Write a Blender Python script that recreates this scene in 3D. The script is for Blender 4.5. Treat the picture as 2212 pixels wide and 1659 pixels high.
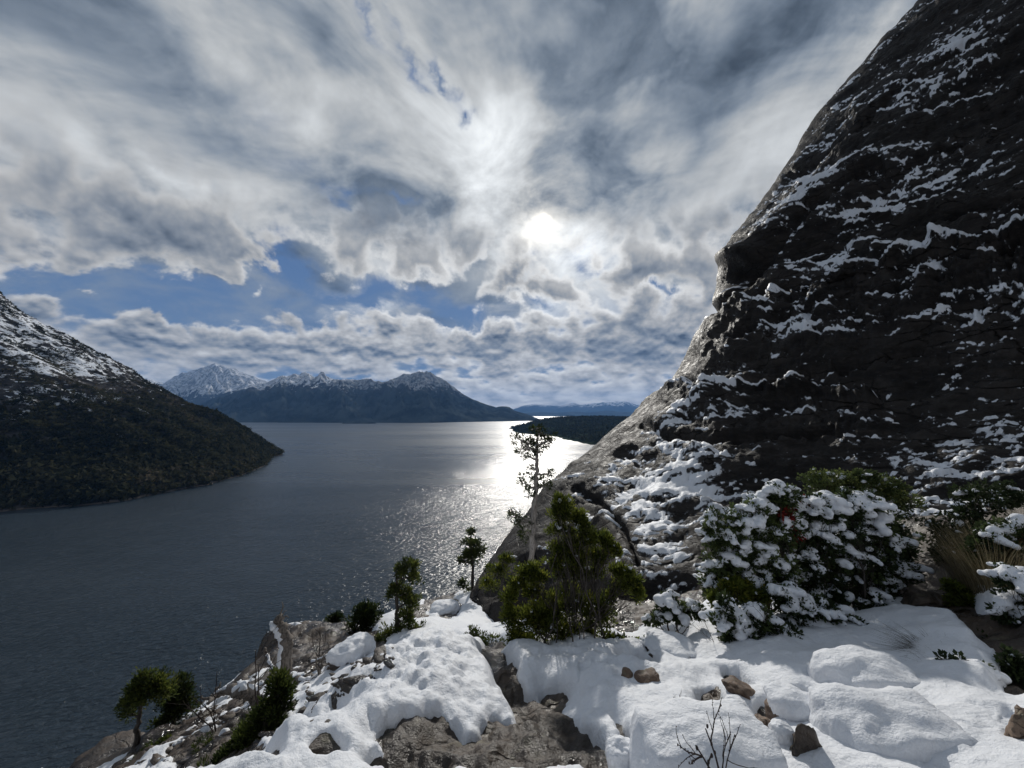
import bpy, bmesh, math, random
import numpy as np
from mathutils import Vector, Matrix

# ------------------------------------------------------------------ clear
for o in list(bpy.data.objects):
    bpy.data.objects.remove(o, do_unlink=True)
scene = bpy.context.scene
COL = scene.collection
R = math.radians

# ------------------------------------------------------------------ camera
# world: x right, y ahead, z up, the lens at the origin, the lake 90 m below
PITCH = R(4.36)
FPX = 832.0                      # focal length in units of a 2212 px wide frame
WATER = -90.0
cam_d = bpy.data.cameras.new('camera')
cam_d.sensor_fit = 'HORIZONTAL'
cam_d.sensor_width = 36.0
cam_d.lens = 36.0 * FPX / 2212.0
cam_d.clip_start = 0.05
cam_d.clip_end = 60000.0
cam = bpy.data.objects.new('camera', cam_d)
COL.objects.link(cam)
cam.location = (0, 0, 0)
cam.rotation_euler = (R(90) + PITCH, 0, 0)
scene.camera = cam

# ------------------------------------------------------------------ colour management
vs = scene.view_settings
vs.view_transform = 'Standard'
vs.look = 'None'
vs.exposure = 0.0
vs.gamma = 1.0
vs.use_curve_mapping = False
scene.render.engine = 'CYCLES'
scene.cycles.use_denoising = True
scene.cycles.max_bounces = 6
scene.cycles.diffuse_bounces = 3
scene.cycles.glossy_bounces = 3
scene.cycles.transmission_bounces = 4
scene.cycles.transparent_max_bounces = 6
scene.cycles.sample_clamp_indirect = 6.0


# ------------------------------------------------------------------ measuring helpers
def ray(px, py):
    """direction through a point of the picture, scaled so that y = 1"""
    a = (np.asarray(px, float) - 1106.0) / FPX
    b = (829.5 - np.asarray(py, float)) / FPX
    y = math.cos(PITCH) - b * math.sin(PITCH)
    z = math.sin(PITCH) + b * math.cos(PITCH)
    return a / y, z / y


def at(px, py, d):
    """the place d metres ahead of the lens in that direction"""
    x, z = ray(px, py)
    return np.array([float(x) * d, d, float(z) * d])


def azel(px, py):
    x, z = ray(px, py)
    return math.atan2(float(x), 1.0), math.atan2(float(z), math.hypot(float(x), 1.0))


SUN_AZ, SUN_EL = azel(1170, 483)
SUN_DIR = (math.sin(SUN_AZ) * math.cos(SUN_EL), math.cos(SUN_AZ) * math.cos(SUN_EL), math.sin(SUN_EL))


# ------------------------------------------------------------------ node helpers
class X:
    """a float or vector socket of a node tree, with arithmetic"""
    nt = None

    def __init__(s, sock):
        s.s = sock

    @staticmethod
    def m(op, a, b=None, c=None, clamp=False):
        n = X.nt.nodes.new('ShaderNodeMath')
        n.operation = op
        n.use_clamp = clamp
        for i, v in enumerate((a, b, c)):
            if v is None:
                continue
            if isinstance(v, X):
                X.nt.links.new(v.s, n.inputs[i])
            else:
                n.inputs[i].default_value = float(v)
        return X(n.outputs[0])

    def __add__(s, o): return X.m('ADD', s, o)
    def __radd__(s, o): return X.m('ADD', o, s)
    def __sub__(s, o): return X.m('SUBTRACT', s, o)
    def __rsub__(s, o): return X.m('SUBTRACT', o, s)
    def __mul__(s, o): return X.m('MULTIPLY', s, o)
    def __rmul__(s, o): return X.m('MULTIPLY', o, s)
    def __truediv__(s, o): return X.m('DIVIDE', s, o)
    def __rtruediv__(s, o): return X.m('DIVIDE', o, s)
    def __neg__(s): return X.m('MULTIPLY', s, -1)
    def pow(s, o): return X.m('POWER', s, o)
    def max(s, o): return X.m('MAXIMUM', s, o)
    def min(s, o): return X.m('MINIMUM', s, o)
    def exp(s): return X.m('EXPONENT', s)
    def clamp(s): return X.m('ADD', s, 0, clamp=True)

    def ss(s, lo, hi):
        n = X.nt.nodes.new('ShaderNodeMapRange')
        n.interpolation_type = 'SMOOTHSTEP'
        X.nt.links.new(s.s, n.inputs[0])
        for i, v in ((1, lo), (2, hi)):
            if isinstance(v, X):
                X.nt.links.new(v.s, n.inputs[i])
            else:
                n.inputs[i].default_value = v
        return X(n.outputs[0])


def node(kind, **kw):
    n = X.nt.nodes.new(kind)
    for k, v in kw.items():
        if k.startswith('i_'):
            key = k[2:].replace('_', ' ')
            sock = n.inputs[key]
        else:
            setattr(n, k, v)
            continue
        if isinstance(v, X):
            X.nt.links.new(v.s, sock)
        else:
            sock.default_value = v
    return n


def xyz(x, y, z=0.0):
    n = X.nt.nodes.new('ShaderNodeCombineXYZ')
    for i, v in enumerate((x, y, z)):
        if isinstance(v, X):
            X.nt.links.new(v.s, n.inputs[i])
        else:
            n.inputs[i].default_value = v
    return X(n.outputs[0])


def split(v):
    n = X.nt.nodes.new('ShaderNodeSeparateXYZ')
    X.nt.links.new(v.s, n.inputs[0])
    return X(n.outputs[0]), X(n.outputs[1]), X(n.outputs[2])


def vmath(op, a, b=None, scale=None):
    n = X.nt.nodes.new('ShaderNodeVectorMath')
    n.operation = op
    for i, v in enumerate((a, b)):
        if v is None:
            continue
        if isinstance(v, X):
            X.nt.links.new(v.s, n.inputs[i])
        else:
            n.inputs[i].default_value = v
    if scale is not None:
        if isinstance(scale, X):
            X.nt.links.new(scale.s, n.inputs['Scale'])
        else:
            n.inputs['Scale'].default_value = scale
    return X(n.outputs['Value'] if op in ('DOT_PRODUCT', 'LENGTH', 'DISTANCE') else n.outputs[0])


def noise(vec, scale=1.0, detail=4.0, rough=0.5, dist=0.0, lac=2.0, color=False, kind='FBM', dim='3D'):
    n = X.nt.nodes.new('ShaderNodeTexNoise')
    n.noise_type = kind
    n.noise_dimensions = dim
    X.nt.links.new(vec.s, n.inputs['Vector'])
    n.inputs['Scale'].default_value = scale
    n.inputs['Detail'].default_value = detail
    n.inputs['Roughness'].default_value = rough
    n.inputs['Lacunarity'].default_value = lac
    n.inputs['Distortion'].default_value = dist
    return X(n.outputs['Color'] if color else n.outputs['Fac'])


def voro(vec, scale=1.0, feature='F1', out='Distance', rand=1.0):
    n = X.nt.nodes.new('ShaderNodeTexVoronoi')
    n.feature = feature
    X.nt.links.new(vec.s, n.inputs['Vector'])
    n.inputs['Scale'].default_value = scale
    n.inputs['Randomness'].default_value = rand
    return X(n.outputs[out])


def mixc(f, a, b, blend='MIX'):
    n = X.nt.nodes.new('ShaderNodeMix')
    n.data_type = 'RGBA'
    n.blend_type = blend
    n.clamp_factor = True
    for i, v in ((0, f), (6, a), (7, b)):
        if isinstance(v, X):
            X.nt.links.new(v.s, n.inputs[i])
        else:
            if i == 0:
                n.inputs[i].default_value = v
            else:
                n.inputs[i].default_value = (*v, 1.0) if len(v) == 3 else v
    return X(n.outputs[2])


# ------------------------------------------------------------------ sky
world = bpy.data.worlds.new('World')
scene.world = world
world.use_nodes = True


def build_sky():
    nt = world.node_tree
    nt.nodes.clear()
    X.nt = nt
    out = nt.nodes.new('ShaderNodeOutputWorld')
    bg = nt.nodes.new('ShaderNodeBackground')
    bg.inputs[1].default_value = 0.1
    nt.links.new(bg.outputs[0], out.inputs[0])
    sky = nt.nodes.new('ShaderNodeTexSky')
    sky.sky_type = 'NISHITA'
    sky.sun_disc = False
    sky.sun_elevation = SUN_EL
    sky.sun_rotation = SUN_AZ
    sky.altitude = 800
    sky.air_density = 1.0
    sky.dust_density = 0.3
    sky.ozone_density = 1.6
    tc = nt.nodes.new('ShaderNodeTexCoord')
    D = X(tc.outputs['Generated'])
    dx, dy, dz = split(D)
    az = X.m('ARCTAN2', dx, dy) * (180 / math.pi)
    el = X.m('ARCSINE', dz) * (180 / math.pi)
    elp = el.max(0.0)
    cosang = vmath('DOT_PRODUCT', D, SUN_DIR)
    ang = X.m('ARCCOSINE', cosang.min(1.0)) * (180 / math.pi)

    wsp = noise(vmath('MULTIPLY', D, (1, 1, 1.3)), 5.5, 6, .62, .3, color=True)
    w1, w2, w3 = split(wsp)
    azw = az + (w1 - .5) * 15.0
    elw = el + (w2 - .5) * 11.0

    spot_co = xyz(azw, elw, 0.0)

    def bump(px, py, rx, ry, rot=0.0):
        """a soft spot of the sky, given by where it stands and its half sizes"""
        a0, e0 = azel(px, py)
        a1, _ = azel(px + rx, py)
        _, e1 = azel(px, py - ry)
        a0, e0, a1, e1 = [math.degrees(v) for v in (a0, e0, a1, e1)]
        mp = nt.nodes.new('ShaderNodeMapping')
        mp.vector_type = 'TEXTURE'
        mp.inputs['Location'].default_value = (a0, e0, 0)
        mp.inputs['Rotation'].default_value = (0, 0, R(rot))
        mp.inputs['Scale'].default_value = (max(abs(a1 - a0), .1) * 2.3, max(abs(e1 - e0), .1) * 2.3, 1)
        nt.links.new(spot_co.s, mp.inputs['Vector'])
        gr = nt.nodes.new('ShaderNodeTexGradient')
        gr.gradient_type = 'QUADRATIC_SPHERE'
        nt.links.new(mp.outputs[0], gr.inputs[0])
        return X(gr.outputs['Fac'])

    def total(lst):
        t = None
        for (amp, *b) in lst:
            g = bump(*b)
            t = g * amp if t is None else X.m('MULTIPLY_ADD', g, amp, t)
        return t

    # --- coordinates: a flat layer seen in perspective (streaks run towards the horizon)
    k = 1.0 / (dz.max(0.0) + 0.24)
    hx, hy = dx * k, dy * k
    wob = noise(xyz(hx + 3.1, hy, 0), 1.1, 2, .5, color=True, dim='2D')
    wx, wy, wz = split(wob)
    c, s = math.cos(R(14)), math.sin(R(14))
    sx = hx * c - hy * s + (wx - .5) * .55
    sy = hx * s + hy * c + (wy - .5) * .55
    n_streak = noise(xyz(sx * 1.6, sy * .62, 0.0), 1.7, 5, .5, .1, dim='2D')
    n_soft = noise(xyz(hx + (wx - .5) * .8, hy * .9 + (wy - .5) * .8 + 17.7, 0), 1.5, 3, .5, dim='2D')
    n_fine = noise(xyz(hx + (wy - .5) * .5, hy + (wx - .5) * .5 + 32.2, 0), 4.2, 7, .62, dim='2D')
    # --- coordinates for heaped cloud seen from the side, finer towards the horizon
    lev = X.m('LOGARITHM', elp + 8.0, math.e)
    shear = lev * 2.2
    ca = az * .12 + (wx - .5) * .25
    cvec = xyz(ca, shear * 1.65, 0)
    n_puff = noise(cvec, 2.0, 8, .5, .0, dim='2D')
    n_lo = noise(cvec, 2.0, 3, .5, dim='2D')
    n_lo2 = noise(xyz(ca + .01, shear * 1.65 + .11, 0), 2.0, 3, .5, dim='2D')
    n_big = noise(cvec, 1.0, 2, .5, .0, dim='2D')

    # --- high layer: grey sheet, open along a few gaps
    gap = total([
        (.75, 900, 130, 70, 26, -48), (1.15, 960, 165, 36, 26, -50), (1.05, 1028, 272, 26, 24, 20), (.7, 1000, 215, 24, 32, 25),
        (.6, 805, 40, 90, 30, -35),
        (1.75, 600, 560, 75, 60, 15), (1.0, 705, 420, 60, 28, 20), (1.15, 850, 418, 60, 20, -8),
        (1.6, 250, 650, 330, 38, 4), (1.15, 700, 655, 250, 22, 2), (1.1, 880, 640, 150, 28, -10),
        (1.0, 950, 640, 80, 60, 0), (.8, 1170, 650, 80, 20), (.75, 1420, 635, 45, 16), (.75, 1270, 570, 40, 30),
        (.6, 1160, 560, 40, 30), (.5, 1000, 0, 200, 20), (.6, 300, 640, 150, 25),
    ])
    heap = total([
        (.75, 360, 520, 170, 75, 0), (.5, 500, 560, 70, 45), (.6, 860, 500, 160, 55, -5), (.5, 740, 590, 95, 24),
        (.35, 860, 590, 50, 24), (.45, 1140, 610, 90, 30), (.5, 1390, 585, 110, 34),
        (.5, 60, 560, 120, 70), (.45, 1520, 640, 140, 60), (.4, 1650, 560, 150, 120), (.5, 1900, 600, 250, 200),
        (.55, 300, 740, 220, 46), (.55, 700, 750, 250, 36), (.7, 1100, 745, 340, 42), (.7, 1450, 740, 180, 46),
        (.4, 1250, 830, 260, 34),
    ])
    low = el.ss(19.0, 9.0)            # below this the sky is made of heaped cloud
    gap_break = gap * .5 + gap.clamp() * (w3 - .5) * 1.6
    d_high = (n_soft * .55 + n_streak * .4 + n_fine * .3 + .08) - gap_break
    c_high = d_high.ss(.12, .60)
    dp = n_puff * .95 + n_big * .40 - .55 + heap * .62 - gap * .36
    far_fill = el.ss(5.5, 1.0) * .35
    c_puff = (dp + far_fill).ss(.0, .25)
    # --- light inside the cloud: thin parts round the sun glow, thick parts are grey
    g_wide = (-(ang * ang) * (1 / (2 * 21.0 ** 2))).exp()
    g_mid = (-(ang * ang) * (1 / (2 * 8.5 ** 2))).exp()
    angd = ang + (w3 - .5) * 2.4 + (n_fine - .5) * .8
    g_in = (-(angd * angd) * (1 / (2 * 2.6 ** 2))).exp()
    g_core = (-(angd * angd) * (1 / (2 * .66 ** 2))).exp()
    thick = (n_soft * .9 + n_streak * .9 - .42)
    n_mid = noise(xyz(hx + (wy - .5) * .6, hy + (wx - .5) * .6 + 55.5, 0), 2.3, 5, .55, .2, dim='2D')
    lum_h = (.70 - thick * .80 - (n_mid - .5) * 1.35).max(.15) * (.82 + .62 * g_wide) + g_mid * (w3.ss(.70, .36) * .46 - .05)
    lum_h = lum_h + (n_fine - .5) * (.20 + .25 * g_mid) + (w1 - .5) * .34 + (w2 - .5) * .20
    relief = (n_lo - n_lo2) * 2.6 + (n_puff - n_lo) * 2.2
    edge = dp.ss(.42, .10)             # thin rims let light through
    lum_p = (.315 + edge * .22 + relief * (el.ss(20.0, 10.0) * .34 + .26) + g_wide * (.13 + edge * .42) + el.ss(9.0, 1.5) * .15).max(.075)
    shade = total([(1., 1100, 600, 80, 26), (1., 1390, 590, 95, 30), (.8, 1050, 748, 90, 26), (1., 1260, 752, 120, 22),
                   (.8, 1440, 730, 90, 32), (.7, 1330, 700, 80, 20), (.6, 350, 520, 110, 50), (.5, 900, 500, 90, 30)])
    lum_p = (lum_p * (1.0 - shade.clamp() * .52)).max(.07)
    lum_h = lum_h * (1.0 - total([(.5, 1500, 290, 150, 150, 40), (.25, 150, 60, 300, 110), (.25, 420, 240, 260, 80, -20),
                                  (.3, 1600, 90, 100, 150, 30)]).clamp())
    lum_h = lum_h + total([(.34, 1940, 60, 110, 110, 30), (.10, 620, 130, 200, 60), (.12, 480, 470, 50, 60)])

    blue = mixc(.88, X(sky.outputs[0]), (.62, 1.35, 3.1))
    skyblue = mixc(el.ss(26.0, 4.0), blue, (1.35, 2.15, 3.6))
    skyblue = mixc(n_fine.ss(.35, .75) * .55, skyblue, (2.6, 3.05, 3.6))
    col_h = mixc(lum_h.ss(.08, .55), (.76, .96, 1.22), (.97, 1.0, 1.01))
    col_p = mixc(lum_p.ss(.08, .5), (.82, .97, 1.17), (1.0, .99, .96))
    warm = (g_wide * el.ss(9.0, 1.0)).clamp()
    col_p = mixc(warm, col_p, (1.06, .98, .80))
    ch = vmath('SCALE', col_h, scale=lum_h.max(.05) * 10.0)
    cp = vmath('SCALE', col_p, scale=lum_p * 10.0)
    a = mixc(c_high * (1.0 - low), skyblue, ch)
    b = mixc(c_puff * el.ss(30.0, 20.0), a, cp)
    # the sun behind thin cloud
    veil = w3.ss(.72, .36) * .8 + .2
    g_in = g_in * veil
    g_core = g_core * veil
    g_ring = (-(angd * angd) * (1 / (2 * 1.35 ** 2))).exp() * veil
    halo = xyz(g_in * 4.2 + g_ring * 5.0 + g_core * 46.0, g_in * 3.6 + g_ring * 4.3 + g_core * 42.0, g_in * 2.7 + g_ring * 3.2 + g_core * 36.0)
    fin = vmath('ADD', b, halo)
    nt.links.new(fin.s, bg.inputs[0])


build_sky()
world.cycles.sampling_method = 'MANUAL'
world.cycles.sample_map_resolution = 1024

# ------------------------------------------------------------------ sun
sun_d = bpy.data.lights.new('sun', 'SUN')
sun_d.energy = 3.0
sun_d.angle = R(1.2)
sun_d.color = (1.0, .955, .88)
sun = bpy.data.objects.new('sun', sun_d)
COL.objects.link(sun)
sun.rotation_euler = Vector(SUN_DIR).to_track_quat('Z', 'Y').to_euler()


# ------------------------------------------------------------------ numpy noise
_rng = np.random.RandomState(11)
_PERM = _rng.permutation(512).astype(np.int64)
_GRAD = _rng.randn(512, 3)
_GRAD /= np.linalg.norm(_GRAD, axis=1)[:, None]


def perlin(x, y, z=0.0):
    x, y, z = np.broadcast_arrays(np.asarray(x, float), np.asarray(y, float), np.asarray(z, float))
    xi, yi, zi = np.floor(x).astype(np.int64), np.floor(y).astype(np.int64), np.floor(z).astype(np.int64)
    xf, yf, zf = x - xi, y - yi, z - zi
    u, v, w = [t * t * t * (t * (t * 6 - 15) + 10) for t in (xf, yf, zf)]
    out = 0.0
    for i in (0, 1):
        for j in (0, 1):
            for k in (0, 1):
                h = _PERM[(_PERM[(_PERM[(xi + i) & 511] + yi + j) & 511] + zi + k) & 511]
                g = _GRAD[h]
                n = g[..., 0] * (xf - i) + g[..., 1] * (yf - j) + g[..., 2] * (zf - k)
                out = out + n * (u if i else 1 - u) * (v if j else 1 - v) * (w if k else 1 - w)
    return out * 1.5


def fbm(x, y, z=0.0, octaves=4, gain=.5, lac=2.03):
    t, a, f = 0.0, 1.0, 1.0
    for o in range(octaves):
        t = t + a * perlin(np.asarray(x) * f + o * 17.3, np.asarray(y) * f + o * 5.1, np.asarray(z) * f + o * 9.7)
        a *= gain
        f *= lac
    return t


def ridged(x, y, z=0.0, octaves=4, gain=.5, lac=2.03):
    t, a, f = 0.0, 1.0, 1.0
    for o in range(octaves):
        t = t + a * (1 - 2 * np.abs(perlin(np.asarray(x) * f + o * 13.3, np.asarray(y) * f + o * 7.1, np.asarray(z) * f + o * 3.7)))
        a *= gain
        f *= lac
    return t


def sstep(x, a, b):
    t = np.clip((x - a) / (b - a), 0, 1)
    return t * t * (3 - 2 * t)


class Spline2:
    """smooth height sheet through scattered points"""

    def __init__(s, pts, power=1.0, smooth=0.0):
        p = np.array(pts, float)
        s.c = p[:, :2]
        s.power = power
        d = np.linalg.norm(s.c[:, None] - s.c[None], axis=2)
        n = len(p)
        A = np.zeros((n + 3, n + 3))
        A[:n, :n] = s.phi(d) + np.eye(n) * smooth
        A[:n, n] = 1
        A[:n, n + 1:] = s.c
        A[n:, :n] = A[:n, n:].T
        b = np.zeros(n + 3)
        b[:n] = p[:, 2]
        s.w = np.linalg.solve(A, b)

    def phi(s, d):
        if s.power == 2:
            return np.where(d > 1e-9, d * d * np.log(np.maximum(d, 1e-9)), 0)
        return -(d * d + .02) ** (s.power / 2)

    def __call__(s, x, y):
        x, y = np.asarray(x, float), np.asarray(y, float)
        t = s.w[-3] + s.w[-2] * x + s.w[-1] * y
        for (cx, cy), w in zip(s.c, s.w):
            t = t + w * s.phi(np.hypot(x - cx, y - cy))
        return t


# ------------------------------------------------------------------ object helpers
def mesh_from(name, verts, faces, smooth=True):
    """verts (n,3); faces: (m,3) or (m,4) array, or a list of arrays"""
    verts = np.asarray(verts, np.float32)
    fl = faces if isinstance(faces, list) else [faces]
    fl = [np.asarray(f, np.int32) for f in fl if len(f)]
    me = bpy.data.meshes.new(name)
    me.vertices.add(len(verts))
    me.vertices.foreach_set('co', verts.ravel())
    loops = np.concatenate([f.ravel() for f in fl])
    tot = np.concatenate([np.full(len(f), f.shape[1], np.int32) for f in fl])
    start = np.concatenate([[0], np.cumsum(tot)[:-1]]).astype(np.int32)
    me.loops.add(len(loops))
    me.loops.foreach_set('vertex_index', loops)
    me.polygons.add(len(tot))
    me.polygons.foreach_set('loop_start', start)
    me.polygons.foreach_set('loop_total', tot)
    me.update(calc_edges=True)
    if smooth:
        me.polygons.foreach_set('use_smooth', np.ones(len(tot), bool))
    me.validate()
    return me


def link(name, me, mat, parent=None):
    o = bpy.data.objects.new(name, me)
    COL.objects.link(o)
    if mat is not None and me is not None and not me.materials:
        for m in (mat if isinstance(mat, (list, tuple)) else [mat]):
            me.materials.append(m)
    o.parent = parent
    return o


def empty(name, loc):
    o = bpy.data.objects.new(name, None)
    o.empty_display_size = .2
    COL.objects.link(o)
    o.location = loc
    return o


def tag(o, label=None, cat=None, group=None, kind=None):
    if label: o['label'] = label
    if cat: o['category'] = cat
    if group: o['group'] = group
    if kind: o['kind'] = kind
    return o


def grid_faces(nu, nv, wrap=False):
    i = np.arange(nu - 1 if not wrap else nu)
    j = np.arange(nv - 1)
    I, J = np.meshgrid(i, j, indexing='ij')
    a = I * nv + J
    b = ((I + 1) % nu) * nv + J
    return np.stack([a, b, b + 1, a + 1], -1).reshape(-1, 4)


def attr(me, name, vals):
    a = me.attributes.new(name, 'FLOAT', 'POINT')
    a.data.foreach_set('value', np.asarray(vals, np.float32).ravel())


def material(name):
    m = bpy.data.materials.new(name)
    m.use_nodes = True
    m.node_tree.nodes.clear()
    X.nt = m.node_tree
    out = m.node_tree.nodes.new('ShaderNodeOutputMaterial')
    return m, out


def pos():
    return X(X.nt.nodes.new('ShaderNodeNewGeometry').outputs['Position'])


def normal():
    return X(X.nt.nodes.new('ShaderNodeNewGeometry').outputs['Normal'])


def objco():
    return X(X.nt.nodes.new('ShaderNodeTexCoord').outputs['Object'])


def attrx(name):
    n = X.nt.nodes.new('ShaderNodeAttribute')
    n.attribute_name = name
    return X(n.outputs['Fac'])


def bumpn(h, strength=.5, dist=.05, nrm=None):
    n = X.nt.nodes.new('ShaderNodeBump')
    n.inputs['Strength'].default_value = strength
    n.inputs['Distance'].default_value = dist
    X.nt.links.new(h.s, n.inputs['Height'])
    if nrm is not None:
        X.nt.links.new(nrm.s, n.inputs['Normal'])
    return X(n.outputs[0])


def principled(out, color, rough=.8, nrm=None, spec=.5, **kw):
    n = X.nt.nodes.new('ShaderNodeBsdfPrincipled')
    for key, v in [('Base Color', color), ('Roughness', rough), ('Normal', nrm), ('Specular IOR Level', spec)] + list(kw.items()):
        if v is None:
            continue
        if isinstance(v, X):
            X.nt.links.new(v.s, n.inputs[key])
        elif key == 'Base Color':
            n.inputs[key].default_value = (*v, 1)
        else:
            n.inputs[key].default_value = v
    if out is not None:
        X.nt.links.new(n.outputs[0], out.inputs['Surface'])
    return n


# ------------------------------------------------------------------ lake
def water_material():
    m, out = material('lake water')
    P = pos()
    x, y, z = split(P)
    w = noise(P, .02, 2, .5, color=True)
    pw = vmath('ADD', P, vmath('SCALE', w, scale=9.0))
    px_, py_, pz_ = split(pw)
    c, s = math.cos(R(28)), math.sin(R(28))
    u = px_ * c + py_ * s
    v = py_ * c - px_ * s
    q = xyz(u * .55, v, 0.0)
    h = noise(q, .55, 4, .55, .4) * 1.0 + noise(q, .085, 3, .5, .4) * 1.4
    # gusts: bands of ruffled and calmer water lying across the view
    band = noise(xyz(x * .0011, y * .0045, 0.0), 1.0, 4, .6, .5)
    gust = noise(xyz(x * .006, y * .011, 4.0), 1.0, 3, .55, .6)
    st = band.ss(.35, .65) * .35 + gust * .5 + .35
    st = st * (1.0 - y.ss(120.0, 900.0) * .6)
    b = X.nt.nodes.new('ShaderNodeBump')
    b.inputs['Distance'].default_value = 1.45
    X.nt.links.new(h.s, b.inputs['Height'])
    X.nt.links.new(st.s, b.inputs['Strength'])
    rough = band.ss(.62, .36) * .10 + .19 + y.ss(150.0, 1900.0) * .12
    principled(out, (.020, .033, .046), rough, X(b.outputs[0]), .5, IOR=1.333)
    return m


bm_lake = mesh_from('lake', [(-26000, -4000, WATER), (26000, -4000, WATER), (26000, 30000, WATER), (-26000, 30000, WATER)],
                    np.array([[0, 1, 2, 3]]), smooth=False)
tag(link('lake', bm_lake, water_material()), kind='structure')


# ------------------------------------------------------------------ distant land
def land_material(name, snow_lo, snow_hi, rock=(.075, .07, .07), forest=(.024, .030, .030), amount=1.0, fs=.02, tree_hi=None):
    m, out = material(name)
    P = pos()
    x, y, z = split(P)
    nx, ny, nz = split(normal())
    n1 = noise(P, fs, 7, .62)
    n2 = noise(P, fs * 5, 5, .6)
    streak = noise(vmath('MULTIPLY', P, (1, 1, .35)), fs * 2.2, 6, .65, .6)
    alt = z + (n1 - .5) * (snow_hi - snow_lo) * 1.1 + (nz - .6) * (snow_hi - snow_lo) * .5
    sn = (alt.ss(snow_lo, snow_hi) * 1.15 + (streak - .5) * 1.5 * alt.ss(snow_lo - (snow_hi - snow_lo) * .4, snow_hi)).ss(.35, .62) * amount
    sn = sn * (streak.ss(.40, .60) * .75 + .25)
    th = tree_hi if tree_hi is not None else snow_lo
    n0 = noise(P, fs * .45, 4, .6)
    fr = (z + (n1 - .5) * 160.0).ss(th + 70, th - 60)
    ground = mixc(fr, mixc(n2.ss(.35, .7), tuple(c * .6 for c in rock), rock), mixc(n2.ss(.3, .7), tuple(c * .45 for c in forest), forest))
    ground = mixc(n0.ss(.62, .38) * .7, ground, tuple(v * 2.4 + .012 for v in forest))
    colr = mixc(sn, ground, (.8, .82, .86))
    nb = bumpn(n2 + streak, .6, .35 / fs * .05)
    principled(out, colr, 1.0, nb, .0)
    return m


def ridge_land(name, prof, d_ridge, d_foot, mat, rough=1.0, seed=0.0, nx=420, nt=90, back=.8, fine=1.0, margin=0.0, spur=1.0, shape=1.0):
    """a mountain: crest through the profile, running down to the shore in front and away behind"""
    prof = np.array(prof, float)
    px = np.linspace(prof[0, 0] - margin, prof[-1, 0] + margin, nx)
    py = np.interp(px, prof[:, 0], prof[:, 1])
    rx, rz = ray(px, py)
    zr = rz * d_ridge
    t = np.concatenate([np.linspace(0, 1, nt), 1 + np.linspace(0, 1, nt // 2)[1:]])
    PX, T = np.meshgrid(np.arange(nx), t, indexing='ij')
    df = d_foot(px) if callable(d_foot) else np.full(nx, float(d_foot))
    lon = rx * d_ridge                                    # metres along the range
    L = lon[PX]
    H = (zr - WATER)[PX]
    D = np.where(T <= 1, df[PX] + (d_ridge - df[PX]) * T, d_ridge + (T - 1) * (d_ridge - df[PX]) * back * 1.5)
    base = np.where(T <= 1, np.abs(T) ** shape, 1 - (T - 1) ** 1.1)
    env = np.where(T <= 1, np.sin(np.pi * np.clip(T, 0, 1)) ** .8, np.clip(T - 1, 0, .4))
    sc = 1.0 / max(350.0, (d_ridge - df.mean()) * .33)
    wv = fbm(L * sc * .8 + seed, D * sc * .8, seed, 3) * .35
    sp = ridged(L * sc * 1.15 + wv + seed, D * sc * .30 + wv, seed * 1.7, 5, .5)
    fb = fbm(L * sc * 3 + seed, D * sc * 3, seed + 4, 5, .55)
    hgt = H * base + env * (sp - .55) * H * .24 * rough * spur + env * fb * H * .10 * rough
    hgt += (fine * fbm(L * sc * 9, D * sc * 9, seed + 9, 4, .6)) * H * .02 * np.clip(T * 3, 0, 1)
    Z = WATER - 6 + np.maximum(hgt, 0) + np.where(T <= 1, 6 * np.clip(T * 25, 0, 1), 0)
    Xw = L * np.where(T <= 1, D / d_ridge, 1.0)
    v = np.stack([Xw, D, Z], -1).reshape(-1, 3)
    me = mesh_from(name, v, grid_faces(nx, len(t)))
    o = link(name, me, mat)
    return tag(o, kind='structure')


far_hill_mat = land_material('far snowy range', 250, 800, fs=.0016)
ridge_land('far_mountain_range', [(900, 880), (1060, 878), (1110, 884), (1131, 876), (1154, 873), (1184, 876), (1210, 877), (1237, 871), (1255, 875),
                                  (1277, 872), (1317, 869), (1354, 868), (1377, 875), (1420, 870), (1500, 864), (1600, 872), (1750, 868), (1900, 880)],
           21000, 16500, far_hill_mat, 1.0, 3.1, nx=300, nt=60)
low_mat = land_material('low wooded far shore', 1500, 2500, fs=.003)
ridge_land('low_far_shore', [(1040, 896), (1100, 893), (1137, 892), (1170, 890), (1200, 892), (1240, 889), (1275, 891), (1310, 887), (1350, 890), (1400, 889),
                             (1500, 886), (1650, 890), (1800, 884)], 13200, 11800, low_mat, .6, 8.0, nx=260, nt=40)
snow_mt = land_material('snowy mountain', 120, 700, rock=(.10, .10, .105), fs=.006, amount=.95)
ridge_land('snowy_mountain', [(150, 880), (230, 838), (290, 826), (318, 818), (335, 826), (352, 829), (377, 813), (392, 806), (407, 803), (420, 799), (433, 794),
                              (450, 791), (473, 789), (488, 793), (500, 797), (520, 804), (533, 809), (555, 816), (573, 823), (640, 850), (700, 875)],
           9200, 6100, snow_mt, .8, 5.3, nx=330, nt=100)
mid_mt = land_material('forested mountain with snow chutes', 260, 600, rock=(.075, .072, .075), fs=.007, tree_hi=280, amount=.95)
ridge_land('forested_mountain', [(400, 880), (470, 858), (540, 833), (580, 825), (597, 817), (610, 811), (620, 814), (633, 809), (646, 810), (660, 804), (668, 809), (680, 816),
                                 (693, 808), (704, 815), (713, 821), (737, 822), (764, 826), (800, 832), (850, 846), (920, 872), (960, 895)],
           6600, lambda p: 3850 + 0 * p, mid_mt, 1.0, 2.2, nx=380, nt=110)
dome_mt = land_material('dark mountain with frosted crag', 150, 640, rock=(.07, .07, .075), fs=.010, amount=.46, tree_hi=240)
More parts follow.
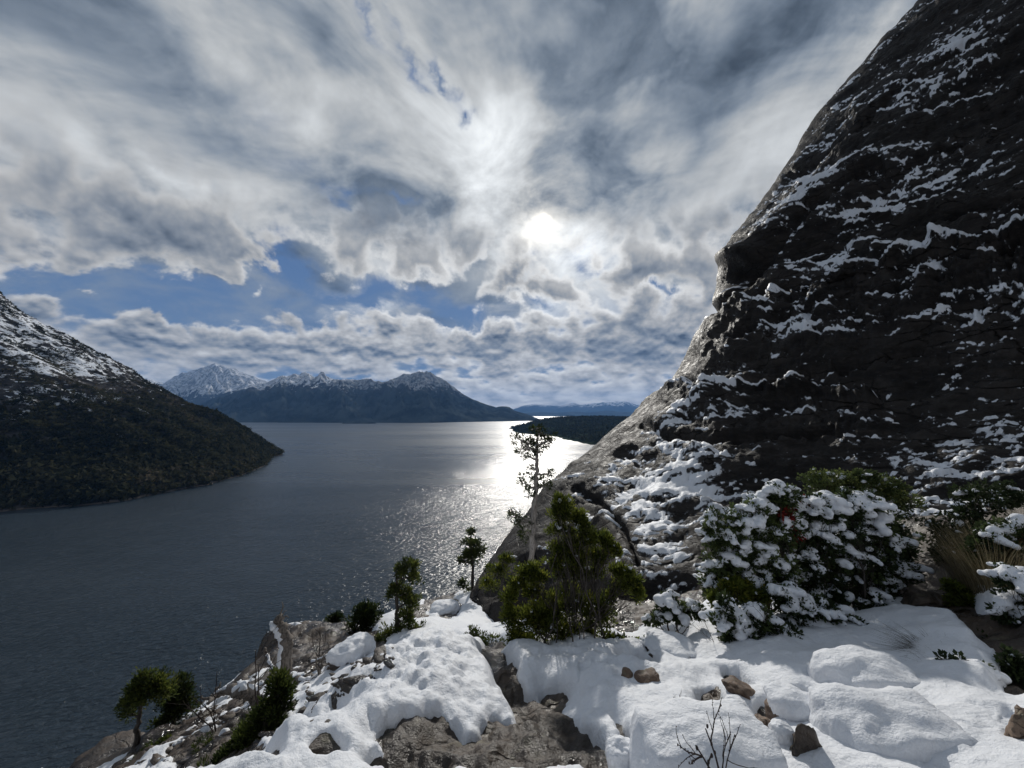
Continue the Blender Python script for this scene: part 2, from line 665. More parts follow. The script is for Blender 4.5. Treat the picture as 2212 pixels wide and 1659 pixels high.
ridge_land('dark_mountain', [(600, 905), (640, 872), (690, 838), (720, 822), (737, 820), (764, 823), (794, 820), (827, 825), (854, 820), (865, 813), (872, 808), (880, 807), (887, 809), (897, 805),
                             (906, 803), (921, 804), (930, 808), (937, 811), (950, 817), (964, 824), (991, 845), (1021, 863), (1054, 875), (1071, 880), (1081, 878), (1093, 878), (1101, 880), (1114, 888), (1137, 894), (1152, 900), (1168, 906)],
           5600, lambda p: 3760 + np.clip((p - 950) * 4.2, -60, 900), dome_mt, .85, 6.4, nx=400, nt=110)
isl_mat = land_material('wooded islet', 900, 1000, fs=.02)
ridge_land('wooded_islet', [(736, 917), (744, 911), (765, 910), (790, 911), (808, 911.5), (816, 917)], 3420, 3370, isl_mat, .6, 1.2, nx=90, nt=24)
head_mat = land_material('wooded headland', 900, 1000, fs=.02, forest=(.02, .028, .016))


def build_headland():
    sh = [(1115, 936), (1150, 939), (1204, 949), (1240, 955), (1262, 961), (1330, 985), (1420, 1040)]
    pts = []
    shore = []
    for (a, b) in sh:
        rx, rz = ray(a, b)
        d = WATER / float(rz)
        shore.append((float(rx) * d, d))
        pts.append((float(rx) * d, d, WATER - 1))
    for (a, b, d) in [(1131, 919, 2050), (1161, 908, 2200), (1204, 903.5, 2350), (1254, 902, 2400), (1304, 901.5, 2350), (1360, 903, 2300), (1450, 905, 2200), (1600, 910, 2100)]:
        pts.append(tuple(at(a, b, d)))
    for (a, d, z) in [(1125, 2600, -96), (1200, 3200, -97), (1300, 3400, -98), (1500, 3400, -98), (1110, 2150, -95), (1095, 2000, -100), (1060, 1700, -115), (1140, 1500, -104), (1240, 1000, -104), (1700, 3000, -96), (1200, 1350, -98)]:
        rx, _ = ray(a, 900)
        pts.append((float(rx) * d, d, z))
    f = Spline2(pts, 1.0)
    xs, ys = np.meshgrid(np.linspace(-150, 1900, 170), np.linspace(850, 3500, 180), indexing='ij')
    z = f(xs, ys)
    z = z + fbm(xs / 120, ys / 120, 2, 5, .55) * 7 * np.clip((z - WATER) / 12, 0, 1)
    z = np.where(z < WATER, WATER - 3 - (WATER - z) * .2, z)
    me = mesh_from('wooded_headland', np.stack([xs, ys, z], -1).reshape(-1, 3), grid_faces(170, 180))
    o = tag(link('wooded_headland', me, head_mat), kind='structure')
    return f


head_h = build_headland()

# ------------------------------------------------------------------ the steep hill across the water
hill_sil = [(0, 638), (33, 656), (67, 679), (100, 699), (133, 719), (167, 739), (200, 756), (233, 776), (267, 796), (300, 819), (333, 838),
            (367, 849), (400, 866), (433, 884), (467, 899), (500, 917), (533, 930), (550, 948), (567, 961), (580, 974)]
hill_shore = [(593, 986), (580, 998), (543, 1019), (520, 1028), (450, 1048), (400, 1056), (333, 1069), (267, 1083), (167, 1094), (83, 1098), (0, 1106)]


def hill_points():
    pts, ridge, shore = [], [], []
    for i, (a, b) in enumerate(hill_sil):
        d = 690 + (812 - 690) * (a / 580.0) ** 1.0
        p = at(a, b, d)
        ridge.append(p)
    for (a, b) in hill_shore:
        rx, rz = ray(a, b)
        d = WATER / float(rz)
        shore.append(np.array([float(rx) * d, d, WATER]))
    # beyond the picture's left border the crest and the shore carry on
    for k in (1, 2, 3):
        ridge.insert(0, ridge[0] + (ridge[0] - ridge[2]) * 1.6)
        shore.append(shore[-1] + np.array([-55, -42, 0.]))
    pts += [tuple(p) for p in ridge] + [tuple(p) for p in shore]
    # slope between
    n = 14
    for i in range(n):
        s = i / (n - 1)
        r = ridge[int((1 - s) * (len(ridge) - 4))]
        q = shore[int(s * (len(shore) - 1))]
        for k in (.33, .66):
            p = q + (r - q) * k
            p[2] += 10 * math.sin(k * 3.14)
            pts.append(tuple(p))
    for p in ridge[::2]:                                     # behind the crest
        pts.append((p[0] - 60, p[1] + 120, p[2] - (p[2] - WATER) * .35 - 14))
        pts.append((p[0] - 120, p[1] + 330, WATER - 30))
    for p in shore[::2]:                                     # lake bed
        pts.append((p[0] + 60, p[1] - 40, WATER - 45))
    pts.append((-420, 900, WATER - 40))
    return pts


hill_f = Spline2(hill_points(), 1.0)


def hill_height(xs, ys):
    z = hill_f(xs, ys)
    h = np.clip((z - WATER) / 60, 0, 1)
    # bedding runs down to the right
    s = (xs * .5 + z * 1.0)
    z = z + h * (fbm(xs / 80, ys / 80, 1, 5, .52) * 11 + np.abs(fbm(s / 26, ys / 60, 5, 3)) * 9 - 3)
    return np.where(z < WATER + .3, WATER - 4 + (z - WATER) * .1, z)


def hill_material():
    m, out = material('snow dusted hillside')
    P = pos()
    x, y, z = split(P)
    n1 = noise(P, .012, 5, .6)
    n2 = noise(P, .07, 6, .65)
    b = noise(xyz(x * .05 + z * .03, y * .05, z * .12), 1.4, 5, .65, .5)
    hi = (z + (n1 - .5) * 260.0).ss(-90.0, 240.0)
    sn = ((b - .5) * 4.2 + (n2 - .5) * 3.2 + hi * 1.15 - .84 + attrx('patch') * .55).ss(.0, .35)
    rock = mixc(n2.ss(.35, .65), (.03, .029, .029), (.085, .078, .074))
    c = mixc(sn, rock, (.78, .81, .86))
    beach = (z + (n1 - .5) * 6.0).ss(WATER + 2.2, WATER + .6)
    c = mixc(beach, c, (.17, .145, .125))
    principled(out, c, .9, bumpn(n2 + b, .9, 3.0), .0)
    return m


def build_hill():
    nx, ny = 320, 290
    xs, ys = np.meshgrid(np.linspace(-1500, -360, nx), np.linspace(230, 1150, ny), indexing='ij')
    z = hill_height(xs, ys)
    me = mesh_from('hillside', np.stack([xs, ys, z], -1).reshape(-1, 3), grid_faces(nx, ny))
    c, s = math.cos(PITCH), math.sin(PITCH)
    f = ys * c + z * s
    px, py = 1106 + FPX * xs / f, 829.5 - FPX * (z * c - ys * s) / f
    attr(me, 'patch', sum(a * np.exp(-(((px - u) / w) ** 2 + ((py - v) / h) ** 2)) for (a, u, v, w, h) in
                          [(1., 160, 790, 90, 36), (1., 110, 862, 120, 24), (.8, 20, 720, 50, 50), (.8, 230, 868, 50, 22), (.7, 60, 790, 60, 30), (.7, 40, 900, 50, 20)]))
    tag(link('hillside', me, hill_material()), kind='structure')


build_hill()


# ------------------------------------------------------------------ rock and snow materials
def rock_material(name, dark, light, tint, rough=(.45, .9), scale=1.0, wet=0.0, strata=None, lichen=0.0, spec=.5, frost=False):
    m, out = material(name)
    P = pos()
    if strata:
        q = vmath('MULTIPLY', P, strata)
    else:
        q = P
    n1 = noise(q, .9 * scale, 6, .62, .3)
    n2 = noise(q, 7 * scale, 6, .68, .2)
    n3 = noise(P, 46 * scale, 4, .7)
    cr = voro(vmath('ADD', q, vmath('SCALE', noise(q, 2.2 * scale, 3, .6, color=True), scale=.7)), 1.5 * scale, 'DISTANCE_TO_EDGE')
    crack = cr.ss(.05, .0) * n1.ss(.42, .6)
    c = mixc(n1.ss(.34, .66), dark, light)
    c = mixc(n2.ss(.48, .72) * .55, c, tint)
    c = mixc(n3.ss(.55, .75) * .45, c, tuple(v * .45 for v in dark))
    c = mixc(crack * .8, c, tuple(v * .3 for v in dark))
    if lichen:
        c = mixc(noise(P, 5 * scale, 5, .7).ss(.56, .66) * lichen, c, (.16, .15, .09))
    rg = n2.ss(.3, .75) * (rough[1] - rough[0]) + rough[0]
    if wet:
        w = noise(P, 1.3, 4, .6).ss(.48, .60) * wet
        rg = rg * (1.0 - w * .78)
        c = mixc(w * .6, c, tuple(v * .5 for v in dark))
    h = n2 * .55 + n3 * .16 + n1 * .8 - crack * .5
    if frost:
        fr = attrx('frost')
        c = mixc((noise(P, 9, 6, .75) + fr * .56 - .79).ss(.0, .24), c, (.62, .65, .70))
    principled(out, c, rg, bumpn(h, .9, .07 / scale), spec)
    return m


def snow_material(name, tone=(.78, .80, .84), grain=1.0):
    m, out = material(name)
    P = pos()
    n1 = noise(P, 9, 4, .55)
    n2 = noise(P, 45, 4, .65)
    n3 = noise(P, 260, 2, .6)
    h = n1 * .9 * grain + n2 * .45 * grain + n3 * .10
    c = mixc(noise(P, 3.0, 4, .6).ss(.62, .8) * .25, tone, tuple(v * .86 for v in tone))
    principled(out, c, .55, bumpn(h, .75, .03), .3, **{'Subsurface Weight': .0, 'Sheen Weight': .0})
    return m


SNOW = snow_material('fresh snow')
SNOW_MELT = snow_material('pitted thawing snow', grain=1.8)
GROUND_ROCK = rock_material('brown mossy granite', (.026, .019, .014), (.082, .058, .041), (.125, .092, .068), (.3, .8), 1.0, wet=1.0, lichen=.35)
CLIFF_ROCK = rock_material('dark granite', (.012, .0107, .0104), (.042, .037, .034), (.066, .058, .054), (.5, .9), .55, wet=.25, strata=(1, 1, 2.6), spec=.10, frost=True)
BOULDER_ROCK = rock_material('speckled boulder granite', (.075, .045, .030), (.25, .175, .125), (.33, .24, .17), (.5, .9), 2.6, lichen=.5)


# ------------------------------------------------------------------ foreground ground
def project(x, y, z):
    c, s = math.cos(PITCH), math.sin(PITCH)
    f = y * c + z * s
    u = z * c - y * s
    f = np.where(f > .05, f, .05)
    return 1106 + FPX * x / f, 829.5 - FPX * u / f


ground_px = [
    (600, 1659, 2.05), (700, 1560, 2.75), (860, 1440, 3.5), (960, 1402, 3.9), (1050, 1440, 3.6), (1000, 1500, 3.0), (1000, 1620, 2.1),
    (800, 1520, 2.9), (1150, 1590, 2.35), (1180, 1530, 2.9), (1110, 1490, 3.2), (1300, 1460, 3.3), (1250, 1395, 3.9), (1400, 1410, 3.75),
    (1500, 1360, 4.2), (1350, 1600, 2.25), (1700, 1420, 3.3), (1700, 1550, 2.4), (1900, 1370, 3.6), (1900, 1500, 2.6), (2212, 1600, 1.9),
    (2100, 1450, 2.7), (2000, 1270, 4.3), (2212, 1370, 2.9), (2212, 1220, 3.6), (2212, 1090, 4.6), (1750, 1310, 4.6), (2400, 1250, 3.0),
    (1500, 1300, 5.2), (1900, 1170, 5.8), (1300, 1340, 5.0), (1050, 1405, 5.0), (950, 1372, 8), (942, 1308, 12), (965, 1292, 14),
    (900, 1388, 6.5), (860, 1345, 9), (790, 1405, 9), (720, 1470, 6.5), (680, 1525, 4.4), (600, 1570, 4.3), (560, 1610, 3.5), (620, 1440, 9),
    (640, 1372, 13), (700, 1362, 13.5), (760, 1370, 12.5), (850, 1325, 12), (905, 1300, 14), (520, 1465, 10), (440, 1525, 9), (340, 1590, 8),
    (200, 1645, 8), (100, 1665, 8.5), (450, 1610, 5.2), (400, 1659, 4.4), (560, 1400, 12), (590, 1500, 7), (500, 1540, 7),
]


def ground_points():
    pts = [tuple(at(*p)) for p in ground_px]
    edge = [(60, 1668, 8.7), (100, 1659, 8.6), (200, 1640, 8.1), (340, 1585, 8.1), (440, 1518, 9.1), (520, 1458, 10.1), (560, 1393, 12.1), (640, 1364, 13.2), (760, 1362, 12.8), (850, 1318, 12.3),
            (905, 1292, 14.2), (965, 1284, 14.4), (-120, 1720, 8.8)]
    for (a, b, d) in edge:
        p = at(a, b, d)
        pts.append((p[0] * 1.18, p[1] * 1.18, p[2] * 1.18 - 2.2))
        pts.append((p[0] * 1.7, p[1] * 1.7, p[2] * 1.7 - 14))
        pts.append((p[0] * 4.2, p[1] * 4.2, -95.))
    pts += [(0, 0, -1.62), (-1, .8, -1.72), (1.2, .9, -1.45), (-3, -2, -2.2), (0, -3, -1.2), (4, -3, -.4), (-6, -6, -3), (0, -9, .8), (8, -8, 3),
            (-4.2, 1.5, -3.6), (-8, 0, -7.5), (-14, -6, -16), (-40, -10, -60), (5.5, 2.2, -1.0), (9, 5, -1.3), (9, 2, -.5), (6.5, 5, -1.35),
            (7, 9, -2.2), (3, 9, -3.6), (0.5, 10, -5.5), (4, 14, -5), (10, 12, -3), (14, 30, -8), (0, 22, -12), (30, 0, 12), (5, 40, -60)]
    return pts


ground_f = Spline2(ground_points(), 1.0)

#   bare places: (amount, px, py, half width, half height, turn)
BARE = [(1.5, 1000, 1650, 210, 62, 0), (1.2, 900, 1590, 70, 18, -10), (1.0, 1110, 1610, 70, 30, 25), (1.3, 1085, 1470, 26, 48, -24), (1.3, 1150, 1545, 66, 30, 38), (1.3, 1240, 1610, 70, 34, 38),
        (1.2, 1300, 1665, 70, 36, 38), (1.1, 1205, 1512, 42, 22, 25), (1.0, 1065, 1425, 24, 16, 0),
        (.9, 690, 1578, 62, 15, -18), (.8, 590, 1655, 34, 22, 0), (.8, 700, 1655, 34, 18, 0), (.8, 860, 1650, 40, 10, 0),
        (1.0, 735, 1500, 50, 9, -30), (.9, 850, 1425, 60, 8, -32), (.9, 620, 1585, 60, 12, -30),
        (1.7, 640, 1400, 150, 46, -12), (1.2, 790, 1395, 50, 30, 0), (1.1, 940, 1296, 46, 15, 0), (1.2, 975, 1320, 30, 20, -40), (.8, 900, 1330, 50, 20, 0),
        (1.4, 160, 1650, 130, 26, -18), (1.2, 420, 1640, 60, 40, 0), (1.0, 300, 1600, 60, 12, -20), (1.0, 250, 1625, 60, 12, -15), (1.1, 510, 1610, 55, 60, 20),
        (1.3, 2140, 1180, 150, 90, 0), (2.2, 2130, 1060, 190, 90, 0), (1.6, 2330, 1150, 120, 150, 0), (1.4, 1960, 1240, 60, 50, 30), (1.2, 2090, 1330, 110, 34, 30), (1.1, 2200, 1440, 70, 100, 0), (1.0, 2190, 1600, 10, 20, 0),
        (1.0, 1445, 1387, 60, 15, 0), (2.2, 1420, 1280, 100, 55, 0), (1.3, 1750, 1240, 180, 60, 0), (1.2, 1260, 1350, 130, 28, 0), (1.0, 1090, 1400, 90, 10, 5), (.8, 1330, 1390, 20, 10, 0),
        (1.2, 1352, 1620, 14, 46, -15), (1.2, 1992, 1640, 16, 36, -10), (1.0, 1905, 1560, 60, 6, 12),
        (1.5, 1538, 1540, 32, 30, 25), (1.4, 1398, 1458, 24, 16, 20), (1.4, 1575, 1474, 20, 10, 10), (1.4, 1612, 1490, 22, 10, 25), (1.4, 1712, 1532, 40, 14, 0), (1.4, 1652, 1575, 26, 24, 0), (1.3, 1354, 1456, 18, 10, 0)]


def ground_fields(xs, ys):
    """rock height, snow height"""
    base = ground_f(xs, ys)
    r = np.hypot(xs, ys)
    px, py = project(xs, ys, base)
    rk = ridged(xs * .9, ys * .9, 1.3, 4, .5) * .05 + fbm(xs * 2.6, ys * 2.6, 4.0, 5, .55) * .07 + np.abs(fbm(xs * 6, ys * 6, 8.0, 3)) * .03
    rk += fbm(xs * .45, ys * .45, 2.0, 3) * .10 * sstep(r, 3, 8) * 2
    rock = base + rk - .05
    wx = fbm(px / 60, py / 44, 3.3, 3, .42)
    wy = fbm(px / 60, py / 44, 7.9, 3, .42)
    bare = np.zeros_like(base)
    for (am, a, b, sx, sy, rot) in BARE:
        c, s = math.cos(R(rot)), math.sin(R(rot))
        u = (px + wx * 20 - a)
        v = (py + wy * 12 - b)
        uu, vv = (u * c + v * s) / sx, (v * c - u * s) / sy
        bare += am * np.exp(-np.minimum((uu * uu + vv * vv), 30) * .9)
    patchy = sstep(px, 820, 560) * sstep(r, 3.2, 4.6)
    nse = fbm(xs * 1.7, ys * 1.7, 5.0, 5, .6)
    s = .75 - bare + nse * (.08 + patchy * 1.0) + patchy * (fbm(xs * 5, ys * 5, 9.0, 3, .6) * .5 - .52)
    s += (px > 1250) * fbm(xs * 3.1, ys * 3.1, 12., 3) * .10
    s += fbm(xs * 8, ys * 8, 17.0, 3, .6) * .10
    out = sstep(r, 16, 22)
    s = s - out * 1.5
    th = np.sqrt(np.clip(s / .42, 0, 1)) * (.052 - .02 * patchy) + np.clip(s, 0, 1.2) * .07
    th = np.where(s > 0, th, np.maximum(s, -.5) * .6)
    lump = fbm(xs * 1.1, ys * 1.1, 21.0, 3) * .06 + fbm(xs * 2.6, ys * 2.6, 24.0, 2) * .035 * sstep(xs, .2, .9) + fbm(xs * 4.5, ys * 4.5, 31.0, 3) * .011
    mound = .20 * np.exp(-(((xs + .75) / .75) ** 2 + ((ys - 3.1) / .75) ** 2)) + .10 * np.exp(-(((xs - .75) / .4) ** 2 + ((ys - 3.2) / .5) ** 2))
    snow = base + th + lump * np.clip(s * 2, 0, 1) + mound * np.clip(s * 1.25, 0, 1) ** 2 + rk * .25 + fbm(xs * 11, ys * 11, 41., 2) * .006
    return rock, snow, s


def build_ground():
    az_f = np.linspace(-68, 70, 580)
    az_b = np.linspace(70, 292, 60)[1:-1]
    az = np.radians(np.concatenate([az_f, az_b]))
    rad = np.concatenate([np.linspace(.05, 1.0, 10)[:-1], 1.0 * (22.0) ** np.linspace(0, 1, 350), np.geomspace(22.5, 400, 30)])
    A, RR = np.meshgrid(az, rad, indexing='ij')
    xs, ys = np.sin(A) * RR, np.cos(A) * RR
    rock, snow, s = ground_fields(xs, ys)
    n, k = A.shape
    me = mesh_from('ground', np.stack([xs, ys, rock], -1).reshape(-1, 3), grid_faces(n, k, wrap=True))
    tag(link('ground', me, GROUND_ROCK), kind='structure')
    f = grid_faces(n, k, wrap=True)
    sv = (snow - rock).ravel()
    rv = RR.ravel()
    keep = (sv[f].max(1) > -.03) & (rv[f].max(1) < 30)
    f = f[keep]
    used = np.unique(f)
    remap = np.full(n * k, -1)
    remap[used] = np.arange(len(used))
    v = np.stack([xs, ys, snow], -1).reshape(-1, 3)[used]
    me = mesh_from('snow_cover', v, remap[f])
    tag(link('snow_cover', me, SNOW), kind='structure')


build_ground()


def ground_z(x, y):
    rock, snow, s = ground_fields(np.array([x]), np.array([y]))
    return float(max(rock[0], snow[0]))


def rock_z(x, y):
    rock, snow, s = ground_fields(np.array([x]), np.array([y]))
    return float(rock[0])


# ------------------------------------------------------------------ cliff
#   nose of the wall (where it meets sky or lake) and where its beds leave the picture
CLIFF_ROWS = [  # v, nose px, nose py, nose d, end py at px 2500, end d
    (0.00, 2420, -420, 33, -900, 26),
    (0.10, 2120, -130, 30, -520, 20),
    (0.17, 1990, 0, 28, -300, 17),
    (0.25, 1885, 110, 27, -130, 15),
    (0.33, 1762, 262, 26, 60, 13.5),
    (0.41, 1645, 425, 25, 250, 12),
    (0.46, 1580, 505, 24.2, 350, 11.2),
    (0.48, 1571, 530, 24, 390, 11),
    (0.515, 1552, 600, 23.6, 450, 10.5),
    (0.555, 1546, 690, 23, 540, 10),
    (0.585, 1502, 738, 22.3, 590, 9.6),
    (0.62, 1468, 790, 21.6, 660, 9.1),
    (0.64, 1440, 822, 21.2, 710, 8.8),
    (0.69, 1370, 890, 19.5, 790, 8.2),
    (0.735, 1290, 955, 17.6, 860, 7.6),
    (0.79, 1180, 1042, 15.2, 940, 7.0),
    (0.82, 1132, 1110, 14, 1000, 6.6),
    (0.865, 1052, 1200, 12.4, 1080, 6.2),
    (0.90, 1002, 1290, 11.2, 1160, 5.9),
    (0.94, 948, 1392, 10.4, 1260, 5.6),
    (1.00, 880, 1640, 10, 1480, 5.2),
]
LEDGES = [  # amplitude, run-out, snow, points
    (1.35, 110, .9, [(1500, 703), (1545, 699), (1600, 690), (1700, 655), (1800, 622), (1900, 588), (2000, 560), (2100, 545), (2212, 540), (2400, 520)]),
    (.85, 70, 1.0, [(1400, 835), (1450, 832), (1520, 850), (1580, 862), (1650, 856), (1740, 848), (1830, 842), (1900, 846)]),
    (.5, 70, .45, [(1800, 470), (1900, 440), (2050, 420), (2212, 400), (2400, 380)]),
    (.45, 60, .5, [(1990, 640), (2080, 610), (2212, 592), (2400, 580)]),
    (.4, 60, .3, [(1560, 610), (1700, 560), (1850, 520), (2000, 490), (2212, 470), (2400, 455)]),
    (.22, 45, .2, [(1480, 930), (1600, 925), (1750, 905), (1900, 900), (2050, 905)]),
    (.45, 60, .25, [(1850, 300), (2000, 240), (2212, 150), (2400, 60)]),
    (.4, 50, .25, [(1700, 420), (1850, 350), (2000, 310), (2212, 260), (2400, 200)]),
    (.2, 45, .3, [(1650, 745), (1800, 735), (1980, 712), (2212, 705), (2400, 700)]),
    (.25, 45, .3, [(1300, 1040), (1400, 985), (1480, 985), (1540, 1000)]),
    (.22, 40, .3, [(1280, 1140), (1380, 1080), (1480, 1085), (1560, 1100)]),
]


CRACKS = [  # depth, half width, points
    (.55, 9, [(1585, 668), (1610, 630), (1650, 575), (1690, 520), (1745, 462), (1830, 400), (1900, 372)]),
    (.35, 6, [(1700, 380), (1760, 345), (1850, 290), (1960, 200), (2090, 120), (2212, 60)]),
    (.30, 6, [(1760, 560), (1830, 520), (1930, 500), (2060, 470), (2212, 440)]),
    (.30, 6, [(1470, 812), (1520, 835), (1590, 842), (1700, 815), (1850, 800), (2000, 770)]),
    (.28, 6, [(1880, 420), (1990, 350), (2100, 300), (2212, 230)]),
    (.28, 6, [(1390, 930), (1450, 960), (1540, 975), (1650, 960), (1800, 940)]),
    (.25, 5, [(1240, 1060), (1300, 1090), (1350, 1150), (1380, 1230)]),
    (.25, 5, [(1600, 760), (1720, 700), (1860, 668), (2050, 655)]),
]


def build_cliff():
    rows = np.array(CLIFF_ROWS)
    nv, nu, nb = 540, 420, 36
    v = np.linspace(0.0, 1.0, nv)
    cols = [np.interp(v, rows[:, 0], rows[:, k]) for k in range(1, 6)]
    ker = np.array([1, 2, 3, 2, 1.]) / 9
    cols = [np.convolve(np.pad(c, 2, mode='edge'), ker, 'valid') for c in cols]
    Sx, Sy, Sd, Ey, Ed = [c[:, None] for c in cols]
    u = (np.linspace(0, 1, nu) ** 1.35)[None]
    px = Sx + (2500 - Sx) * u
    py = Sy + (Ey - Sy) * u
    inv = 1 / Sd + (1 / Ed - 1 / Sd) * u ** .9
    d = 1 / inv
    u0 = .13
    t = np.clip(u / u0, 0, 1)
    Rn = Sd * .11
    d = d + Rn * (1 - np.sqrt(np.clip(2 * t - t * t, 0, 1)))
    # the round slab at the foot bulges towards the viewer
    d = d - 1.3 * np.exp(-(((px - 1420) / 150) ** 2 + ((py - 1120) / 130) ** 2)) - .8 * np.exp(-(((px - 1600) / 130) ** 2 + ((py - 800) / 60) ** 2))
    d = d * (1 - .24 * sstep(py, 1060, 1290) * sstep(px, 1180, 1380))
    rx, rz = ray(px, py)
    P = np.stack([rx * d, d, rz * d], -1)                       # nv, nu, 3
    # round the nose and away behind
    S = P[:, 0]
    dirh = S / np.linalg.norm(S, axis=1)[:, None]
    side = np.stack([dirh[:, 1], -dirh[:, 0], np.zeros(nv)], -1)
    side /= np.linalg.norm(side, axis=1)[:, None]
    ph = np.linspace(0, 1, nb + 1)[1:]
    back = []
    for k in ph:
        a = k * math.pi * .5
        Rb = (Sd * .11)
        off = dirh * (Rb * math.sin(a) * 1.0) + side * (Rb * (1 - math.cos(a)))
        if k > .6:
            off = off + side * (k - .6) ** 2 * 60
        back.append(S + off)
    B = np.stack(back[::-1], 1)
    P = np.concatenate([B, P], 1)
    PX = np.concatenate([np.repeat(Sx, nb, 1) - 0, px], 1)
    PY = np.concatenate([np.repeat(Sy, nb, 1), py], 1)
    U = np.concatenate([-np.repeat(ph[::-1][None] * .05, nv, 0), np.repeat(u, nv, 0)], 1)
    V = np.repeat(v[:, None], nu + nb, 1)

    def normals(Q):
        du = np.gradient(Q, axis=1)
        dv = np.gradient(Q, axis=0)
        n = np.cross(du, dv)
        n /= np.maximum(np.linalg.norm(n, axis=2), 1e-9)[..., None]
        return n

    Nn = normals(P)
    if Nn[300, 200] @ (-P[300, 200]) < 0:
        Nn = -Nn
    x, y, z = P[..., 0], P[..., 1], P[..., 2]
    near = np.clip(np.linalg.norm(P, axis=2) / 14, .4, 1.4)
    disp = fbm(x / 8, y / 8, z / 6, 3, .45) * .6 * near
    disp += fbm(U * 14 + V * 3, V * 55, 3.0, 4, .5) * .13 * near
    disp += ridged(U * 9 + fbm(U * 6, V * 14, 2) * .5, V * 34 + fbm(U * 5, V * 12, 8) * .5, 5.0, 4, .5) * .05 * near
    disp += fbm(x * 1.3, y * 1.3, z * 3.2, 5, .55) * .05 * near
    disp += fbm(U * 60, V * 420, 1.0, 3, .6) * .012 * near
    disp *= .45 + .55 * sstep(U, 0.0, .10)
    snow_ledge = np.zeros_like(disp)
    wob = fbm(PX / 60, PY / 60, 4.4, 4, .6)
    wobs = fbm(PX / 170, PY / 170, 9.4, 3, .45)
    nosef = .35 + .65 * sstep(U, .0, .06)
    for (am, run, sn, pts) in LEDGES:
        pp = np.array(pts, float)
        yl = np.interp(PX, pp[:, 0], pp[:, 1]) + wobs * 12
        span = sstep(PX, pp[0, 0] - 30, pp[0, 0] + 40) * sstep(PX, pp[-1, 0] + 40, pp[-1, 0] - 40)
        q = PY - yl
        disp += am * nosef * span * sstep(q, -6, 16) * np.exp(-np.clip(q, 0, None) / run) * (1 + wob * .5)
        disp -= am * .5 * nosef * span * np.exp(-((q + 11) / 17) ** 2)
        snow_ledge += sn * span * np.exp(-((q + 3) / (9 + 9 * sn)) ** 2) * (.8 + wob * 1.5)
    for (dp_, hw, pts) in CRACKS:
        pp = np.array(pts, float)
        wob2 = fbm(PX / 25, PY / 25, 6.6, 3, .6) * 5
        dmin = np.full(PX.shape, 1e9)
        for (a0, b0), (a1, b1) in zip(pp[:-1], pp[1:]):
            L2 = (a1 - a0) ** 2 + (b1 - b0) ** 2
            tt = np.clip(((PX - a0) * (a1 - a0) + (PY - b0) * (b1 - b0)) / L2, 0, 1)
            dmin = np.minimum(dmin, np.hypot(PX - a0 - tt * (a1 - a0), PY - b0 - tt * (b1 - b0)))
        disp -= dp_ * np.exp(-((dmin + wob2) / hw) ** 2)
    disp -= 1.5 * np.exp(-(((PX - 1612 - (PY - 600) * -.5) / 30) ** 2 + ((PY - 600) / 24) ** 2))
    disp += .9 * np.exp(-(((PX - 1600) / 50) ** 2 + ((PY - 555) / 20) ** 2))
    disp += .5 * np.exp(-(((PX - 1600) / 40) ** 2 + ((PY - 650) / 20) ** 2))
    fade = np.where(U < 0, np.clip(1 + U * 12, .3, 1), 1)
    Q = P + Nn * (disp * fade)[..., None]
    n, k = Q.shape[:2]
    me = CL = mesh_from('cliff', Q.reshape(-1, 3), grid_faces(n, k))
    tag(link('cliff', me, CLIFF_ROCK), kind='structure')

    # snow lying on the beds of the wall
    N2 = normals(Q)
    if (N2 * Nn).sum() < 0:
        N2 = -N2
    up = N2[..., 2]

    def spot(a, b, sx, sy, rot=0):
        c, s_ = math.cos(R(rot)), math.sin(R(rot))
        uu, vv = (PX - a) * c + (PY - b) * s_, (PY - b) * c - (PX - a) * s_
        return np.exp(-((uu / sx) ** 2 + (vv / sy) ** 2))

    reg = (.40 * spot(1410, 1075, 120, 110) + .36 * spot(1440, 1180, 110, 70) + .55 * spot(1240, 1010, 90, 30, -30) + .4 * spot(1300, 1080, 100, 60)
           + .6 * spot(2080, 100, 110, 70, -35) + .55 * spot(2010, 565, 220, 26, -14) + .40 * spot(1870, 470, 80, 45, -25) + .34 * spot(2040, 320, 240, 190)
           + .35 * spot(2160, 560, 120, 40) + .30 * spot(1730, 700, 120, 60) + .22 * spot(1780, 480, 160, 160) + .25 * spot(1560, 900, 130, 50)
           + .3 * spot(1800, 620, 200, 24, -22) + .18 * spot(1800, 900, 200, 60) + .3 * spot(1500, 1000, 60, 30) + .35 * spot(1190, 1080, 60, 30)
           + .5 * spot(1070, 1300, 22, 60, 8) + .5 * spot(975, 1365, 26, 50, 40))
    st = fbm(U * 17 + V * 6, V * 165, 6.0, 5, .62)
    st2 = fbm(x * 1.8, y * 1.8, z * 4.5, 5, .62)
    st3 = fbm(U * 60 + V * 20, V * 420, 2.0, 3, .6)
    big = fbm(x / 3.2, y / 3.2, z / 2.2, 2, .5)
    s = -.71 + reg * .80 + snow_ledge * .9 + st * .38 + st2 * .34 + st3 * .40 + big * .5 + (up - .25) * .55
    s = s - .10 * sstep(V, .64, .72) * sstep(U, .5, .3)
    s = s - .5 * sstep(U, .02, -.02) - .45 * sstep(U, .12, .03) * sstep(V, .56, .66)
    attr(CL, 'frost', np.clip(s * 1.3 + .72, 0, 1))
    th = np.where(s > 0, np.sqrt(np.clip(s / .3, 0, 1)) * .038 * near + .03 * s + .012, np.maximum(s, -.5) * .3)
    N3 = N2 * .65 + np.array([0, 0, .45])
    W = Q + N3 * th[..., None]
    f = grid_faces(n, k)
    keep = th.ravel()[f].max(1) > -.01
    f = f[keep]
    used = np.unique(f)
    remap = np.full(n * k, -1)
    remap[used] = np.arange(len(used))
